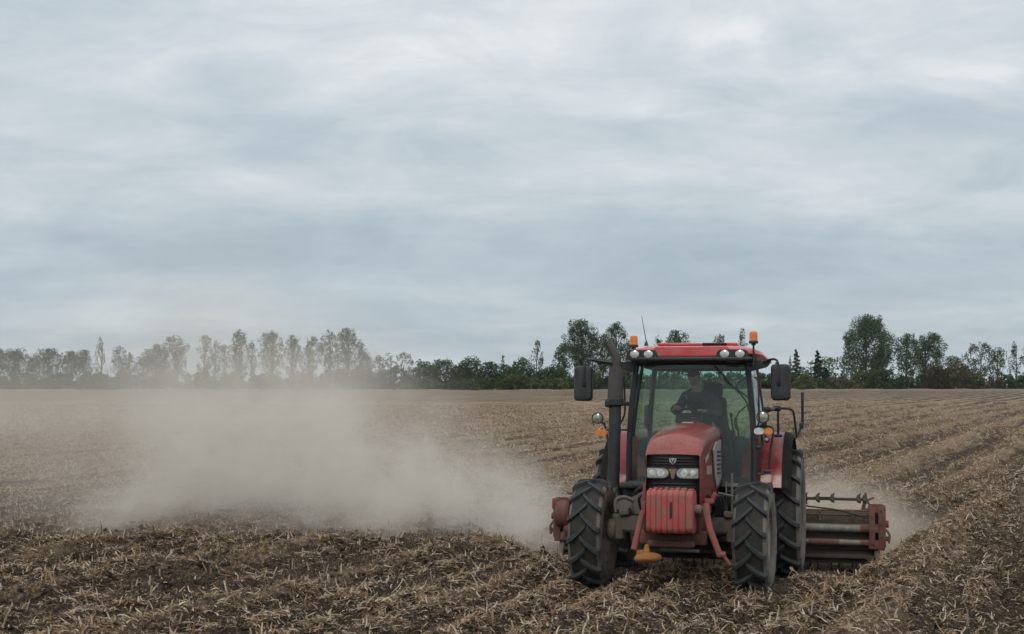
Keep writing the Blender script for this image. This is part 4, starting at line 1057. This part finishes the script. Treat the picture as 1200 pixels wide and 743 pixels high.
def tree(kind, u, vtop, wpx, dist, label, cat, name, group=None, vbase=456, mat='leaf', seed=0, sparse=1.0):
    rs = np.random.default_rng(seed + 1000)
    x = (u - 600) / FP * dist; zt = HC_ + (445 - vtop) / FP * dist; hw = wpx / 2 / FP * dist; z0 = -.05
    T = thing(name, label, cat, (x, dist, z0), (0, 0, 0), group)
    H = zt - z0; bm = bmesh.new(); C = []; Rd = []
    if kind in ('poplar', 'open', 'spiky'):
        th = H * rs.uniform(.14, .2); r0 = .020 * H
        tube(bm, spline([(0, 0, -.3), (rs.normal(0, .1), 0, th), (rs.normal(0, .3), rs.normal(0, .3), H * .55), (rs.normal(0, .3), rs.normal(0, .3), H * .9)], 4), [r0 * 1.2] + [r0 * (1 - .85 * k / 12) for k in range(12)], 7)
        big = min(1.6, hw / 3.)
        nl = {'poplar': int(13 + 9 * big), 'open': int(11 + 5 * big), 'spiky': 10}[kind]
        lean = rs.normal(0, .12, 2) * hw
        for k in range(nl):
            f = (k + rs.uniform(.2, .8)) / nl; az = k * 2.4 + rs.uniform(-.5, .5)
            prof = math.sin(PI * min(1, (.14 + .78 * f))) ** .5 if kind != 'spiky' else (1 - f) ** .6 * .9
            f = f ** .85; zc = H * (.24 + .70 * f); cr = hw * {'poplar': .30, 'open': .26, 'spiky': .15}[kind] * rs.uniform(.7, 1.25) + .15
            reach = max(0, hw * prof * rs.uniform(.72, 1.08) - cr * .75)
            if kind == 'poplar' and k % 4 == 3: reach *= .35
            c = Vector((math.cos(az) * reach + lean[0] * f, math.sin(az) * reach + lean[1] * f, zc)); c.z = min(c.z, H - cr * 1.05)
            hb = max(th * .8, zc - reach * 1.1 - H * .12)
            tube(bm, spline([(0, 0, hb), (c.x * .5, c.y * .5, hb + (c.z - hb) * .42), c], 3), [r0 * (.5 - .05 * q) * (1 - .4 * f) for q in range(7)], 5)
            zr = cr * {'poplar': 1.25, 'open': .85, 'spiky': 2.8}[kind]
            C.append(list(c)); Rd.append([cr, cr, zr])
            for q in range(3):       # smaller satellite sprays make the lobe uneven
                d_ = rs.normal(size=3); d_ /= np.linalg.norm(d_); sr = cr * rs.uniform(.35, .6)
                C.append([c.x + d_[0] * cr * .9, c.y + d_[1] * cr * .9, min(c.z + d_[2] * zr * .9, H - sr)]); Rd.append([sr, sr, sr * 1.2])
        C.append([lean[0], lean[1], H - hw * .16]); Rd.append([hw * .16, hw * .16, hw * .2])
        vol = sum(a_[0] * a_[2] for a_ in Rd)
        dens = {'poplar': 1., 'open': .8, 'spiky': .7}[kind]
        n = int(vol * 78 * dens * sparse)
        size = .21
    elif kind == 'conifer':
        tube(bm, [(0, 0, -.3), (0, 0, H * .97)], [.018 * H, .02], 7)
        for k in range(26):
            f = k / 26.; z = H * (.12 + .87 * f); rr = hw * (1 - f) ** .85 * rs.uniform(.65, 1.1) + .1; az = k * 2.4
            for q in (.45, .85): C.append([math.cos(az) * rr * q, math.sin(az) * rr * q, z - rr * q * .22]); Rd.append([rr * .42 + .15, rr * .42 + .15, H * .028])
            if k % 2 == 0: tube(bm, [(0, 0, z), (math.cos(az) * rr * .9, math.sin(az) * rr * .9, z - rr * .2)], [.05, .02], 4)
        C.append([0, 0, H * .97]); Rd.append([.12, .12, H * .03])
        n = int(2000 * sparse); size = .3
    else:   # bush
        for k in range(7):
            az = k * 2.4; tube(bm, spline([(rs.normal(0, .2), 0, -.2), (math.cos(az) * hw * .3, math.sin(az) * .5, H * .4), (math.cos(az) * hw * .6, math.sin(az) * hw * .4, H * .75)], 3), [.09, .08, .07, .06, .05, .04, .03], 5)
        nb = max(7, int(hw * 3.2))
        for k in range(nb):
            ux = -1 + 2 * (k + .5) / nb + rs.normal(0, .08); ux = max(-1, min(1, ux))
            hh = H * math.sqrt(max(.12, 1 - (abs(ux) ** 2.6))) * rs.uniform(.78, 1.02)
            for q in range(3):
                cr = max(.5, H * .20) * rs.uniform(.7, 1.15)
                C.append([ux * hw * .92, rs.normal(0, 1.) , max(cr * .6, hh * (.25 + .33 * q) )]); Rd.append([cr * 1.1, cr * 1.2, min(cr, hh * .24)])
        n = int((500 + 85 * hw * H) * sparse); size = .30
    part('trunk', bm, 'bark', T)
    leaf_obj('crown', leaves(np.array(C), np.array(Rd), n, size, rs), M[mat], T)
    return T
D0 = 330.
row = [(-8, 404, 30, 'poplar'), (17, 406, 32, 'poplar'), (36, 416, 20, 'poplar'), (57, 405, 32, 'poplar'), (84, 408, 24, 'poplar'), (100, 407, 20, 'poplar'), (119, 392, 22, 'spiky'), (140, 402, 18, 'poplar'), (151, 410, 14, 'poplar'),
       (168, 414, 20, 'poplar'), (185, 400, 28, 'poplar'), (207, 390, 28, 'poplar'), (240, 390, 18, 'poplar'), (252, 394, 15, 'poplar'), (263, 400, 13, 'poplar'), (281, 383, 24, 'poplar'), (296, 396, 12, 'poplar'),
       (319, 384, 27, 'poplar'), (343, 389, 21, 'poplar'), (363, 391, 21, 'poplar'), (386, 383, 20, 'poplar'), (407, 381, 30, 'poplar'), (425, 398, 13, 'poplar'), (430, 409, 16, 'poplar'), (445, 413, 15, 'poplar'), (457, 409, 13, 'open'), (472, 410, 22, 'open')]
rest = [('poplar', 656, 403, 24, 'leaf', 'smaller tree leaning on the tall clump left of the exhaust'), ('poplar', 682, 376, 42, 'leaf', 'tallest broad tree left of the tractor exhaust'), ('poplar', 706, 392, 24, 'leaf', 'mid height tree between the two tall trees by the exhaust'),
        ('poplar', 721, 378, 28, 'leaf', 'tall round topped tree rising right behind the exhaust tip'), ('poplar', 737, 400, 16, 'leaf', 'lower tree beside the left beacon of the cab'), ('poplar', 773, 394, 16, 'leaf', 'small rounded treetop just above the cab roof beside the aerial'),
        ('poplar', 795, 388, 30, 'leaf', 'broad treetop showing over the middle of the cab roof'), ('poplar', 843, 392, 18, 'leaf', 'low treetop over the right half of the cab roof'), ('spiky', 867, 385, 24, 'leaf', 'pointed treetop just left of the right beacon'),
        ('spiky', 630, 401, 30, 'leaf_grey', 'pale sparse upright tree standing above the thicket'), ('spiky', 590, 418, 14, 'leaf_green', 'thin spiky treetop poking out of the green thicket'),
        ('spiky', 926, 418, 10, 'leaf_grey', 'faint thin tree beside the right mirror'), ('conifer', 933, 410, 18, 'leaf_grey', 'greyish conifer just right of the mirror'), ('conifer', 958, 411, 22, 'leaf_dark', 'dark pointed conifer standing right of the mirror'), ('conifer', 968, 432, 16, 'leaf_dark', 'short dark conifer at the foot of the pointed one'),
        ('poplar', 1014, 371, 56, 'leaf', 'largest spreading tree on the right skyline'), ('poplar', 1033, 404, 26, 'leaf', 'dark rounded tree tucked under the largest tree on the right'), ('poplar', 1062, 392, 30, 'leaf', 'left one of the pair of round trees on the right skyline'), ('poplar', 1084, 391, 34, 'leaf', 'right one of the pair of round trees on the right skyline'),
        ('open', 1118, 417, 32, 'leaf', 'low brownish tree between the round pair and the open tree'), ('open', 1148, 402, 36, 'leaf', 'open ragged tree with gaps near the right edge'), ('open', 1168, 407, 26, 'leaf', 'thin crowned tree leaning beside the open ragged tree'), ('spiky', 1190, 405, 28, 'leaf_dark', 'dark spiky tree touching the right edge of the picture'), ('poplar', 1212, 400, 26, 'leaf', 'tree just past the right edge of the picture')]
k = 0
for i, (u, vt, w, kd) in enumerate(row):
    k += 1
    tree(kd, u, vt + 3, w * 1.22, D0 + ((i * 37) % 23) - 8, ('%s tree from the left in the row fading behind the dust' % ORD[i]), 'tree', 'poplar_tree' if kd == 'poplar' else 'broadleaf_tree', 'row of trees behind the dust cloud', seed=k, sparse=(.6 if u < 70 else .78), mat='leaf')
for i, (kd, u, vt, w, mt, lb) in enumerate(rest):
    k += 1
    tree(kd, u, vt - 1, w * (1.12 if u == 1014 else 1.15), D0 + 4 + ((i * 29) % 17), lb, 'tree', 'conifer_tree' if kd == 'conifer' else 'broadleaf_tree', None, seed=k, mat=mt)
# thicket in the middle, shrubs along the field edge
thick = [(497, 424, 36), (518, 420, 34), (541, 425, 26), (552, 419, 30), (575, 423, 26), (596, 428, 26), (612, 421, 30), (640, 430, 30), (655, 429, 32), (688, 432, 40), (728, 432, 40)]
for i, (u, vt, w) in enumerate(thick):
    k += 1
    tree('bush', u, vt, w, D0 - 6 + (i * 7) % 5, '%s dense green thicket tree from the left between dust and tractor' % ORD[i], 'tree', 'thicket_tree', 'green thicket trees left of the tractor', seed=k, mat='leaf_green' if i < 8 else 'leaf', sparse=1.2)
low = [(-10, 438, 50), (30, 437, 46), (70, 438, 44), (112, 436, 44), (150, 437, 40), (190, 438, 44), (232, 437, 44), (272, 437, 40), (312, 438, 44), (352, 437, 40), (392, 434, 44), (425, 432, 40), (462, 432, 44), (500, 444, 44), (540, 445, 40), (575, 443, 36), (608, 439, 50), (648, 443, 36), (678, 442, 36), (712, 441, 40), (750, 438, 40), (785, 436, 40)]
for i, (u, vt, w) in enumerate(low):
    k += 1
    tree('bush', u, vt, w * 1.12, D0 - 22 + (i * 5) % 7, ('large olive green rounded bush bulging out of the hedge left of the tractor' if u == 608 else '%s low shrub from the left along the field edge' % ORD[i]), 'bush', 'hedge_bush', 'low shrubs along the left field edge', seed=k, mat='leaf_olive' if u == 608 else ('leaf_olive' if i % 4 == 1 else 'leaf' if i % 3 else 'leaf_green'), sparse=1.3)
lowr = [(825, 436, 36), (860, 437, 36), (895, 436, 36), (925, 437, 30), (943, 438, 24), (965, 441, 26), (985, 441, 28), (1008, 438, 30), (1034, 433, 36), (1060, 441, 30), (1082, 438, 26), (1098, 429, 26), (1122, 427, 34), (1112, 442, 24), (1140, 441, 28), (1165, 445, 22), (1180, 440, 30), (1206, 438, 34)]
for i, (u, vt, w) in enumerate(lowr):
    k += 1
    tree('bush', u, vt, w * 1.15, D0 - 14 + (i * 5) % 9, '%s shrub from the left in the hedge right of the cab' % ORD[i], 'bush', 'hedge_bush', 'hedge shrubs along the right field edge', seed=k, mat=('leaf', 'leaf_olive', 'leaf_brown')[(0, 0, 0, 0, 1, 0, 2, 1, 0, 0, 0, 2, 2, 0, 0, 2, 0, 0)[i]], sparse=1.3)
# a far wooded rise beyond the hedge
def far_wood(u0, u1, vt, dist, label, seed):
    rs = np.random.default_rng(seed); C = []; Rd = []
    xa, xb = (u0 - 600) / FP * dist, (u1 - 600) / FP * dist; H = HC_ + (445 - vt) / FP * dist
    n = int((xb - xa) / 4)
    for i in range(n):
        f = (i + .5) / n; hh = H * (.45 + .55 * math.sin(PI * f) ** .6) * rs.uniform(.85, 1.05)
        for q in range(4): C.append([xa + (xb - xa) * f + rs.normal(0, 2), dist + rs.normal(0, 8), hh * (.15 + .25 * q)]); Rd.append([6, 5, hh * .16])
    o = leaf_obj('distant_wood', leaves(np.array(C), np.array(Rd), n * 260, .9, rs), M['leaf'], None)
    tag(o, label, 'wood', kind='stuff')
far_wood(940, 1010, 420, 800., 'far blue wooded rise behind the dark conifer on the right', 5)
far_wood(1090, 1150, 432, 760., 'far low wood glimpsed under the open trees on the right', 6)

# grass verge along the field edge
def grass_mat():
    m, nt, out = new_mat('verge_grass')
    g = N(nt, 'NewGeometry')
    c = ramp(nt, noise(nt, g.outputs['Position'], .25, 6, .7), [(.35, (.09, .085, .045)), (.5, (.16, .13, .085)), (.8, (.24, .19, .13))])
    p = N(nt, 'BsdfPrincipled', i_Roughness=.95); L(nt, c, p.inputs['Base Color']); L(nt, p.outputs[0], out.inputs[0]); return m
gx = np.linspace(-190, 190, 260); gy = np.linspace(D0 - 34, D0 + 260, 40)
GY, GX = np.meshgrid(gy, gx, indexing='ij'); GZ = .03 + .5 * sst((GY - (D0 - 34)) / 10) * vnoise(GX * .4, GY * .4, 3)
gv = grid_obj('grass_verge', GX, GY, GZ, grass_mat()); tag(gv, 'strip of rough grass along the far edge of the field', kind='structure')

# ------------------------------------------------------------------ DUST
def dust_mat(name, build, step, col=(.93, .87, .80), aniso=.1):
    m, nt, out = new_mat(name)
    g = N(nt, 'NewGeometry'); sp = N(nt, 'SeparateXYZ'); L(nt, g.outputs['Position'], sp.inputs[0])
    den = build(nt, g.outputs['Position'], sp.outputs[0], sp.outputs[1], sp.outputs[2])
    pv = N(nt, 'VolumePrincipled'); pv.inputs['Color'].default_value = c4(col); pv.inputs['Anisotropy'].default_value = aniso
    L(nt, den, pv.inputs['Density']); L(nt, pv.outputs[0], out.inputs['Volume'])
    m.cycles.volume_step_rate = step; return m
def mul(nt, *a):
    r = a[0]
    for b in a[1:]: r = math_n(nt, 'MULTIPLY', r, b)
    return r
def main_dust(nt, pos, X, Y, Z):
    # billows displace the plume outline; height of the plume by x
    sq = N(nt, 'Mapping'); L(nt, pos, sq.inputs[0]); sq.inputs['Scale'].default_value = (1, .45, 1.15); sq.inputs['Rotation'].default_value = (0, R(-18), 0)
    nz = noise(nt, sq.outputs[0], .30, 5, .62, .5); n2 = noise(nt, sq.outputs[0], .85, 5, .66, .7)
    wob = math_n(nt, 'SUBTRACT', nz, .5)
    xw = math_n(nt, 'ADD', X, math_n(nt, 'MULTIPLY', wob, 4.4))
    hx = ramp(nt, mr(nt, xw, -16, 4, 0, 1, False), [(.0, .15), (.30, .40), (.42, .90), (.50, .98), (.58, .80), (.66, .66), (.72, .48), (.78, .31), (.85, .20), (1., .12)])
    hgt = math_n(nt, 'MULTIPLY', hx, 6.1)
    zz = math_n(nt, 'ADD', Z, .35)
    rel = math_n(nt, 'DIVIDE', zz, hgt)
    rel = math_n(nt, 'ADD', rel, math_n(nt, 'MULTIPLY', wob, 1.3))
    vert = math_n(nt, 'POWER', mr(nt, rel, 1.3, .0), 2.3)
    yd = mul(nt, mr(nt, math_n(nt, 'ADD', Y, math_n(nt, 'MULTIPLY', wob, 1.2)), 20.3, 22.6), mr(nt, Y, 30.5, 24.5))
    xd = mul(nt, mr(nt, xw, 1.6, .1), math_n(nt, 'ADD', mr(nt, xw, -7.2, -4.0, 0, .86), mr(nt, xw, -11.5, -6, 0, .14)))
    n3 = noise(nt, sq.outputs[0], 2.4, 3, .6, .6)
    tex = mul(nt, mr(nt, n2, .36, .64, .12, 2.0, False), mr(nt, nz, .36, .62, .3, 1.5, False), mr(nt, n3, .3, .7, .6, 1.4, False))
    return math_n(nt, 'MULTIPLY', mul(nt, vert, yd, xd, tex), .56)
def veil(nt, pos, X, Y, Z):
    nz = noise(nt, pos, .12, 4, .6)
    z = math_n(nt, 'ADD', Z, math_n(nt, 'MULTIPLY', nz, -3.0))
    v = mr(nt, z, 3.2, -1.2)
    return math_n(nt, 'MULTIPLY', mul(nt, v, mr(nt, Y, 20.5, 28), mr(nt, Y, 105, 60), mr(nt, math_n(nt, 'DIVIDE', X, Y), -.045, -.13), mr(nt, nz, .35, .65, .3, 1.7)), .015)
def puff(nt, pos, X, Y, Z):
    nz = noise(nt, pos, 1.3, 5, .65); w = math_n(nt, 'SUBTRACT', nz, .5)
    xx = math_n(nt, 'ADD', X, math_n(nt, 'MULTIPLY', w, 1.6)); zz = math_n(nt, 'ADD', Z, math_n(nt, 'MULTIPLY', w, 1.5))
    top = mr(nt, xx, 5.0, 7.3, 1.0, .15)
    v = mr(nt, math_n(nt, 'SUBTRACT', zz, top), .15, -.75)
    return math_n(nt, 'MULTIPLY', mul(nt, v, mr(nt, xx, 7.9, 6.0), mr(nt, X, 3.6, 4.8), mr(nt, nz, .36, .64, .08, 1.7, False), mr(nt, Y, 20.2, 21.2), mr(nt, Y, 23.9, 22.4)), .85)
def hull(name, pts, mat, label):
    bm = bmesh.new()
    for p in pts: bm.verts.new(p)
    bmesh.ops.convex_hull(bm, input=bm.verts)
    bmesh.ops.delete(bm, geom=[v for v in bm.verts if not v.link_faces], context='VERTS')
    bmesh.ops.recalc_face_normals(bm, faces=bm.faces)
    o = link_mesh(name, bm, mat, smooth=False); tag(o, label, 'dust', kind='stuff'); return o
hull('dust_cloud', [(1.4, 20.0, -.6), (1.4, 20.0, .9), (1.4, 25, -.6), (1.4, 25, 1.2), (-12.8, 20.0, -.6), (-12.8, 20.0, 2.2), (-12.8, 31, -.6), (-12.8, 31, 2.8), (0.6, 31, -.6), (-.6, 31, 3.2), (-1.5, 22, 4.0), (-3., 31, 6.), (-9, 31, 6.), (-9, 22, 4.8), (-5, 21, 5.0)],
     dust_mat('soil_dust', main_dust, .4), 'thick tan dust plume drifting left from the tiller across the field')
hull('dust_veil', [(-.9, 21, -.6), (-.9, 21, 5.5), (-11, 21, -.6), (-11, 21, 5.5), (-4.5, 106, -.6), (-4.5, 106, 5.5), (-52, 106, -.6), (-52, 106, 5.5)], dust_mat('thin_soil_dust', veil, .7), 'thin tan dust haze hanging low over the left side of the field')
hull('dust_puff', [(x_, y_, z_) for x_ in (3.5, 8.6) for y_ in (20.1, 24) for z_ in (-.6, 1.5)], dust_mat('puff_soil_dust', puff, .4, (.86, .76, .66)), 'small dust puff rising beside the right end of the tiller')
# the air
bm = bmesh.new(); bmesh.ops.create_cube(bm, size=1)
for v in bm.verts: v.co = Vector((v.co.x * 24000, v.co.y * 24000, -1.6 + (v.co.z + .5) * 46))
m, nt, out = new_mat('air'); pv = N(nt, 'VolumePrincipled'); pv.inputs['Color'].default_value = (.78, .86, .92, 1); pv.inputs['Density'].default_value = .00009; L(nt, pv.outputs[0], out.inputs['Volume'])
hz = link_mesh('haze', bm, m, smooth=False); tag(hz, kind='stuff')

# ------------------------------------------------------------------ SKY, SUN, CAMERA
SE, SROT = 48., 200.
w = bpy.data.worlds.new('World'); S.world = w; w.use_nodes = True
nt = w.node_tree; nt.nodes.clear()
out = nt.nodes.new('ShaderNodeOutputWorld'); bg = N(nt, 'Background', i_Strength=.1)
sky = N(nt, 'TexSky'); sky.sky_type = 'NISHITA'; sky.sun_disc = False; sky.sun_elevation = R(SE); sky.sun_rotation = R(SROT); sky.dust_density = 3
tc = N(nt, 'TexCoord'); sp = N(nt, 'SeparateXYZ'); L(nt, tc.outputs['Generated'], sp.inputs[0])
den = math_n(nt, 'ADD', math_n(nt, 'MAXIMUM', sp.outputs[2], 0.), .16)
cx_ = math_n(nt, 'DIVIDE', sp.outputs[0], den); cy_ = math_n(nt, 'DIVIDE', sp.outputs[1], den)
cv = N(nt, 'CombineXYZ'); L(nt, cx_, cv.inputs[0]); L(nt, cy_, cv.inputs[1])
mp = N(nt, 'Mapping'); L(nt, cv.outputs[0], mp.inputs[0]); mp.inputs['Rotation'].default_value = (0, 0, R(-14)); mp.inputs['Scale'].default_value = (.8, 1.3, 1); mp.inputs['Location'].default_value = (2.3, 1.1, 0)
n1 = noise(nt, mp.outputs[0], 1.1, 5, .5, .5); n2 = noise(nt, mp.outputs[0], 3.6, 5, .6, .3)
ys_ = math_n(nt, 'MAXIMUM', sp.outputs[1], .05)
ua = math_n(nt, 'DIVIDE', sp.outputs[0], ys_); va = math_n(nt, 'DIVIDE', sp.outputs[2], ys_)
av = N(nt, 'CombineXYZ'); L(nt, ua, av.inputs[0]); L(nt, math_n(nt, 'MULTIPLY', va, 2.6), av.inputs[1])
n3 = noise(nt, av.outputs[0], 7., 8, .62, .8); n4 = noise(nt, av.outputs[0], 22., 6, .6, .6)
n = math_n(nt, 'ADD', math_n(nt, 'MULTIPLY', n1, .45), math_n(nt, 'ADD', math_n(nt, 'MULTIPLY', n2, .16), math_n(nt, 'ADD', math_n(nt, 'MULTIPLY', n3, .42), math_n(nt, 'MULTIPLY', math_n(nt, 'SUBTRACT', n4, .5), .13))))
def bank(u, v, su, sv, amp, tilt=0.):        # a brighter or thicker bank of cloud at a bearing and height
    global n
    a_ = math_n(nt, 'DIVIDE', math_n(nt, 'SUBTRACT', ua, (u - 600) / 1640.), su / 1640.)
    vv = math_n(nt, 'SUBTRACT', math_n(nt, 'SUBTRACT', va, (445 - v) / 1640.), math_n(nt, 'MULTIPLY', math_n(nt, 'SUBTRACT', ua, (u - 600) / 1640.), tilt))
    vv = math_n(nt, 'ADD', vv, math_n(nt, 'MULTIPLY', math_n(nt, 'SUBTRACT', n2, .5), .05))
    b_ = math_n(nt, 'DIVIDE', vv, sv / 1640.)
    q = math_n(nt, 'ADD', math_n(nt, 'MULTIPLY', a_, a_), math_n(nt, 'MULTIPLY', b_, b_))
    n = math_n(nt, 'ADD', n, math_n(nt, 'MULTIPLY', math_n(nt, 'EXPONENT', math_n(nt, 'MULTIPLY', q, -1.)), amp))
for bk in ((865, 38, 55, 26, .17), (1160, 84, 100, 18, .15), (1185, 62, 60, 14, .06), (740, 118, 60, 18, .07), (1010, 90, 260, 40, .05), (560, 70, 300, 80, .04, -.25), (90, 165, 260, 22, .05, -.1), (40, 10, 200, 45, -.10), (340, 145, 280, 20, -.07, -.12), (930, 145, 260, 26, -.07), (740, 60, 60, 40, -.05),
           (800, 210, 400, 22, .05), (300, 285, 420, 30, -.06), (900, 300, 400, 30, -.04), (600, 378, 900, 12, .06)): bank(*bk)
cl = ramp(nt, n, [(.32, (4.1, 4.85, 5.35)), (.44, (4.8, 5.45, 5.9)), (.53, (5.5, 6.03, 6.4)), (.62, (6.35, 6.75, 6.98)), (.74, (7.8, 7.95, 8.08))])
el = sp.outputs[2]
tint = ramp(nt, el, [(0., (1.04, 1.05, 1.05)), (.035, (.98, 1.01, 1.03)), (.075, (.90, .96, 1.0)), (.14, (1.08, 1.09, 1.10)), (.24, (1.19, 1.18, 1.18)), (1., (1.9, 1.8, 1.7))])
mx = N(nt, 'Mix', data_type='RGBA', blend_type='MULTIPLY'); mx.inputs[0].default_value = 1; L(nt, cl, mx.inputs[6]); L(nt, tint, mx.inputs[7])
fin = mixc(nt, .93, sky.outputs[0], mx.outputs[2])
L(nt, fin, bg.inputs[0]); L(nt, bg.outputs[0], out.inputs[0])
sl = bpy.data.lights.new('sun', 'SUN'); sl.energy = .9; sl.angle = R(14); sl.color = (1, .96, .9)
so = bpy.data.objects.new('sun', sl); COL.objects.link(so)
sd = Vector((math.sin(R(SROT)) * math.cos(R(SE)), math.cos(R(SROT)) * math.cos(R(SE)), math.sin(R(SE))))
so.rotation_euler = sd.to_track_quat('Z', 'Y').to_euler(); so.location = (0, 0, 60)
cd = bpy.data.cameras.new('camera'); cam = bpy.data.objects.new('camera', cd); COL.objects.link(cam)
cd.sensor_width = 36; cd.lens = 36 * FP / 1200; cd.clip_end = 30000; cd.clip_start = .1
cam.location = (0, 0, HC_); cam.rotation_euler = (PI / 2 + math.atan(73.5 / FP), 0, 0)
S.camera = cam
S.view_settings.view_transform = 'Standard'; S.view_settings.look = 'None'; S.view_settings.exposure = 0; S.view_settings.gamma = 1; S.view_settings.use_curve_mapping = False
cy = S.cycles; cy.volume_bounces = 2; cy.max_bounces = 8; cy.transparent_max_bounces = 12; cy.diffuse_bounces = 3; cy.glossy_bounces = 3; cy.volume_max_steps = 256
cy.use_denoising = True; cy.use_adaptive_sampling = True; cy.adaptive_threshold = .025
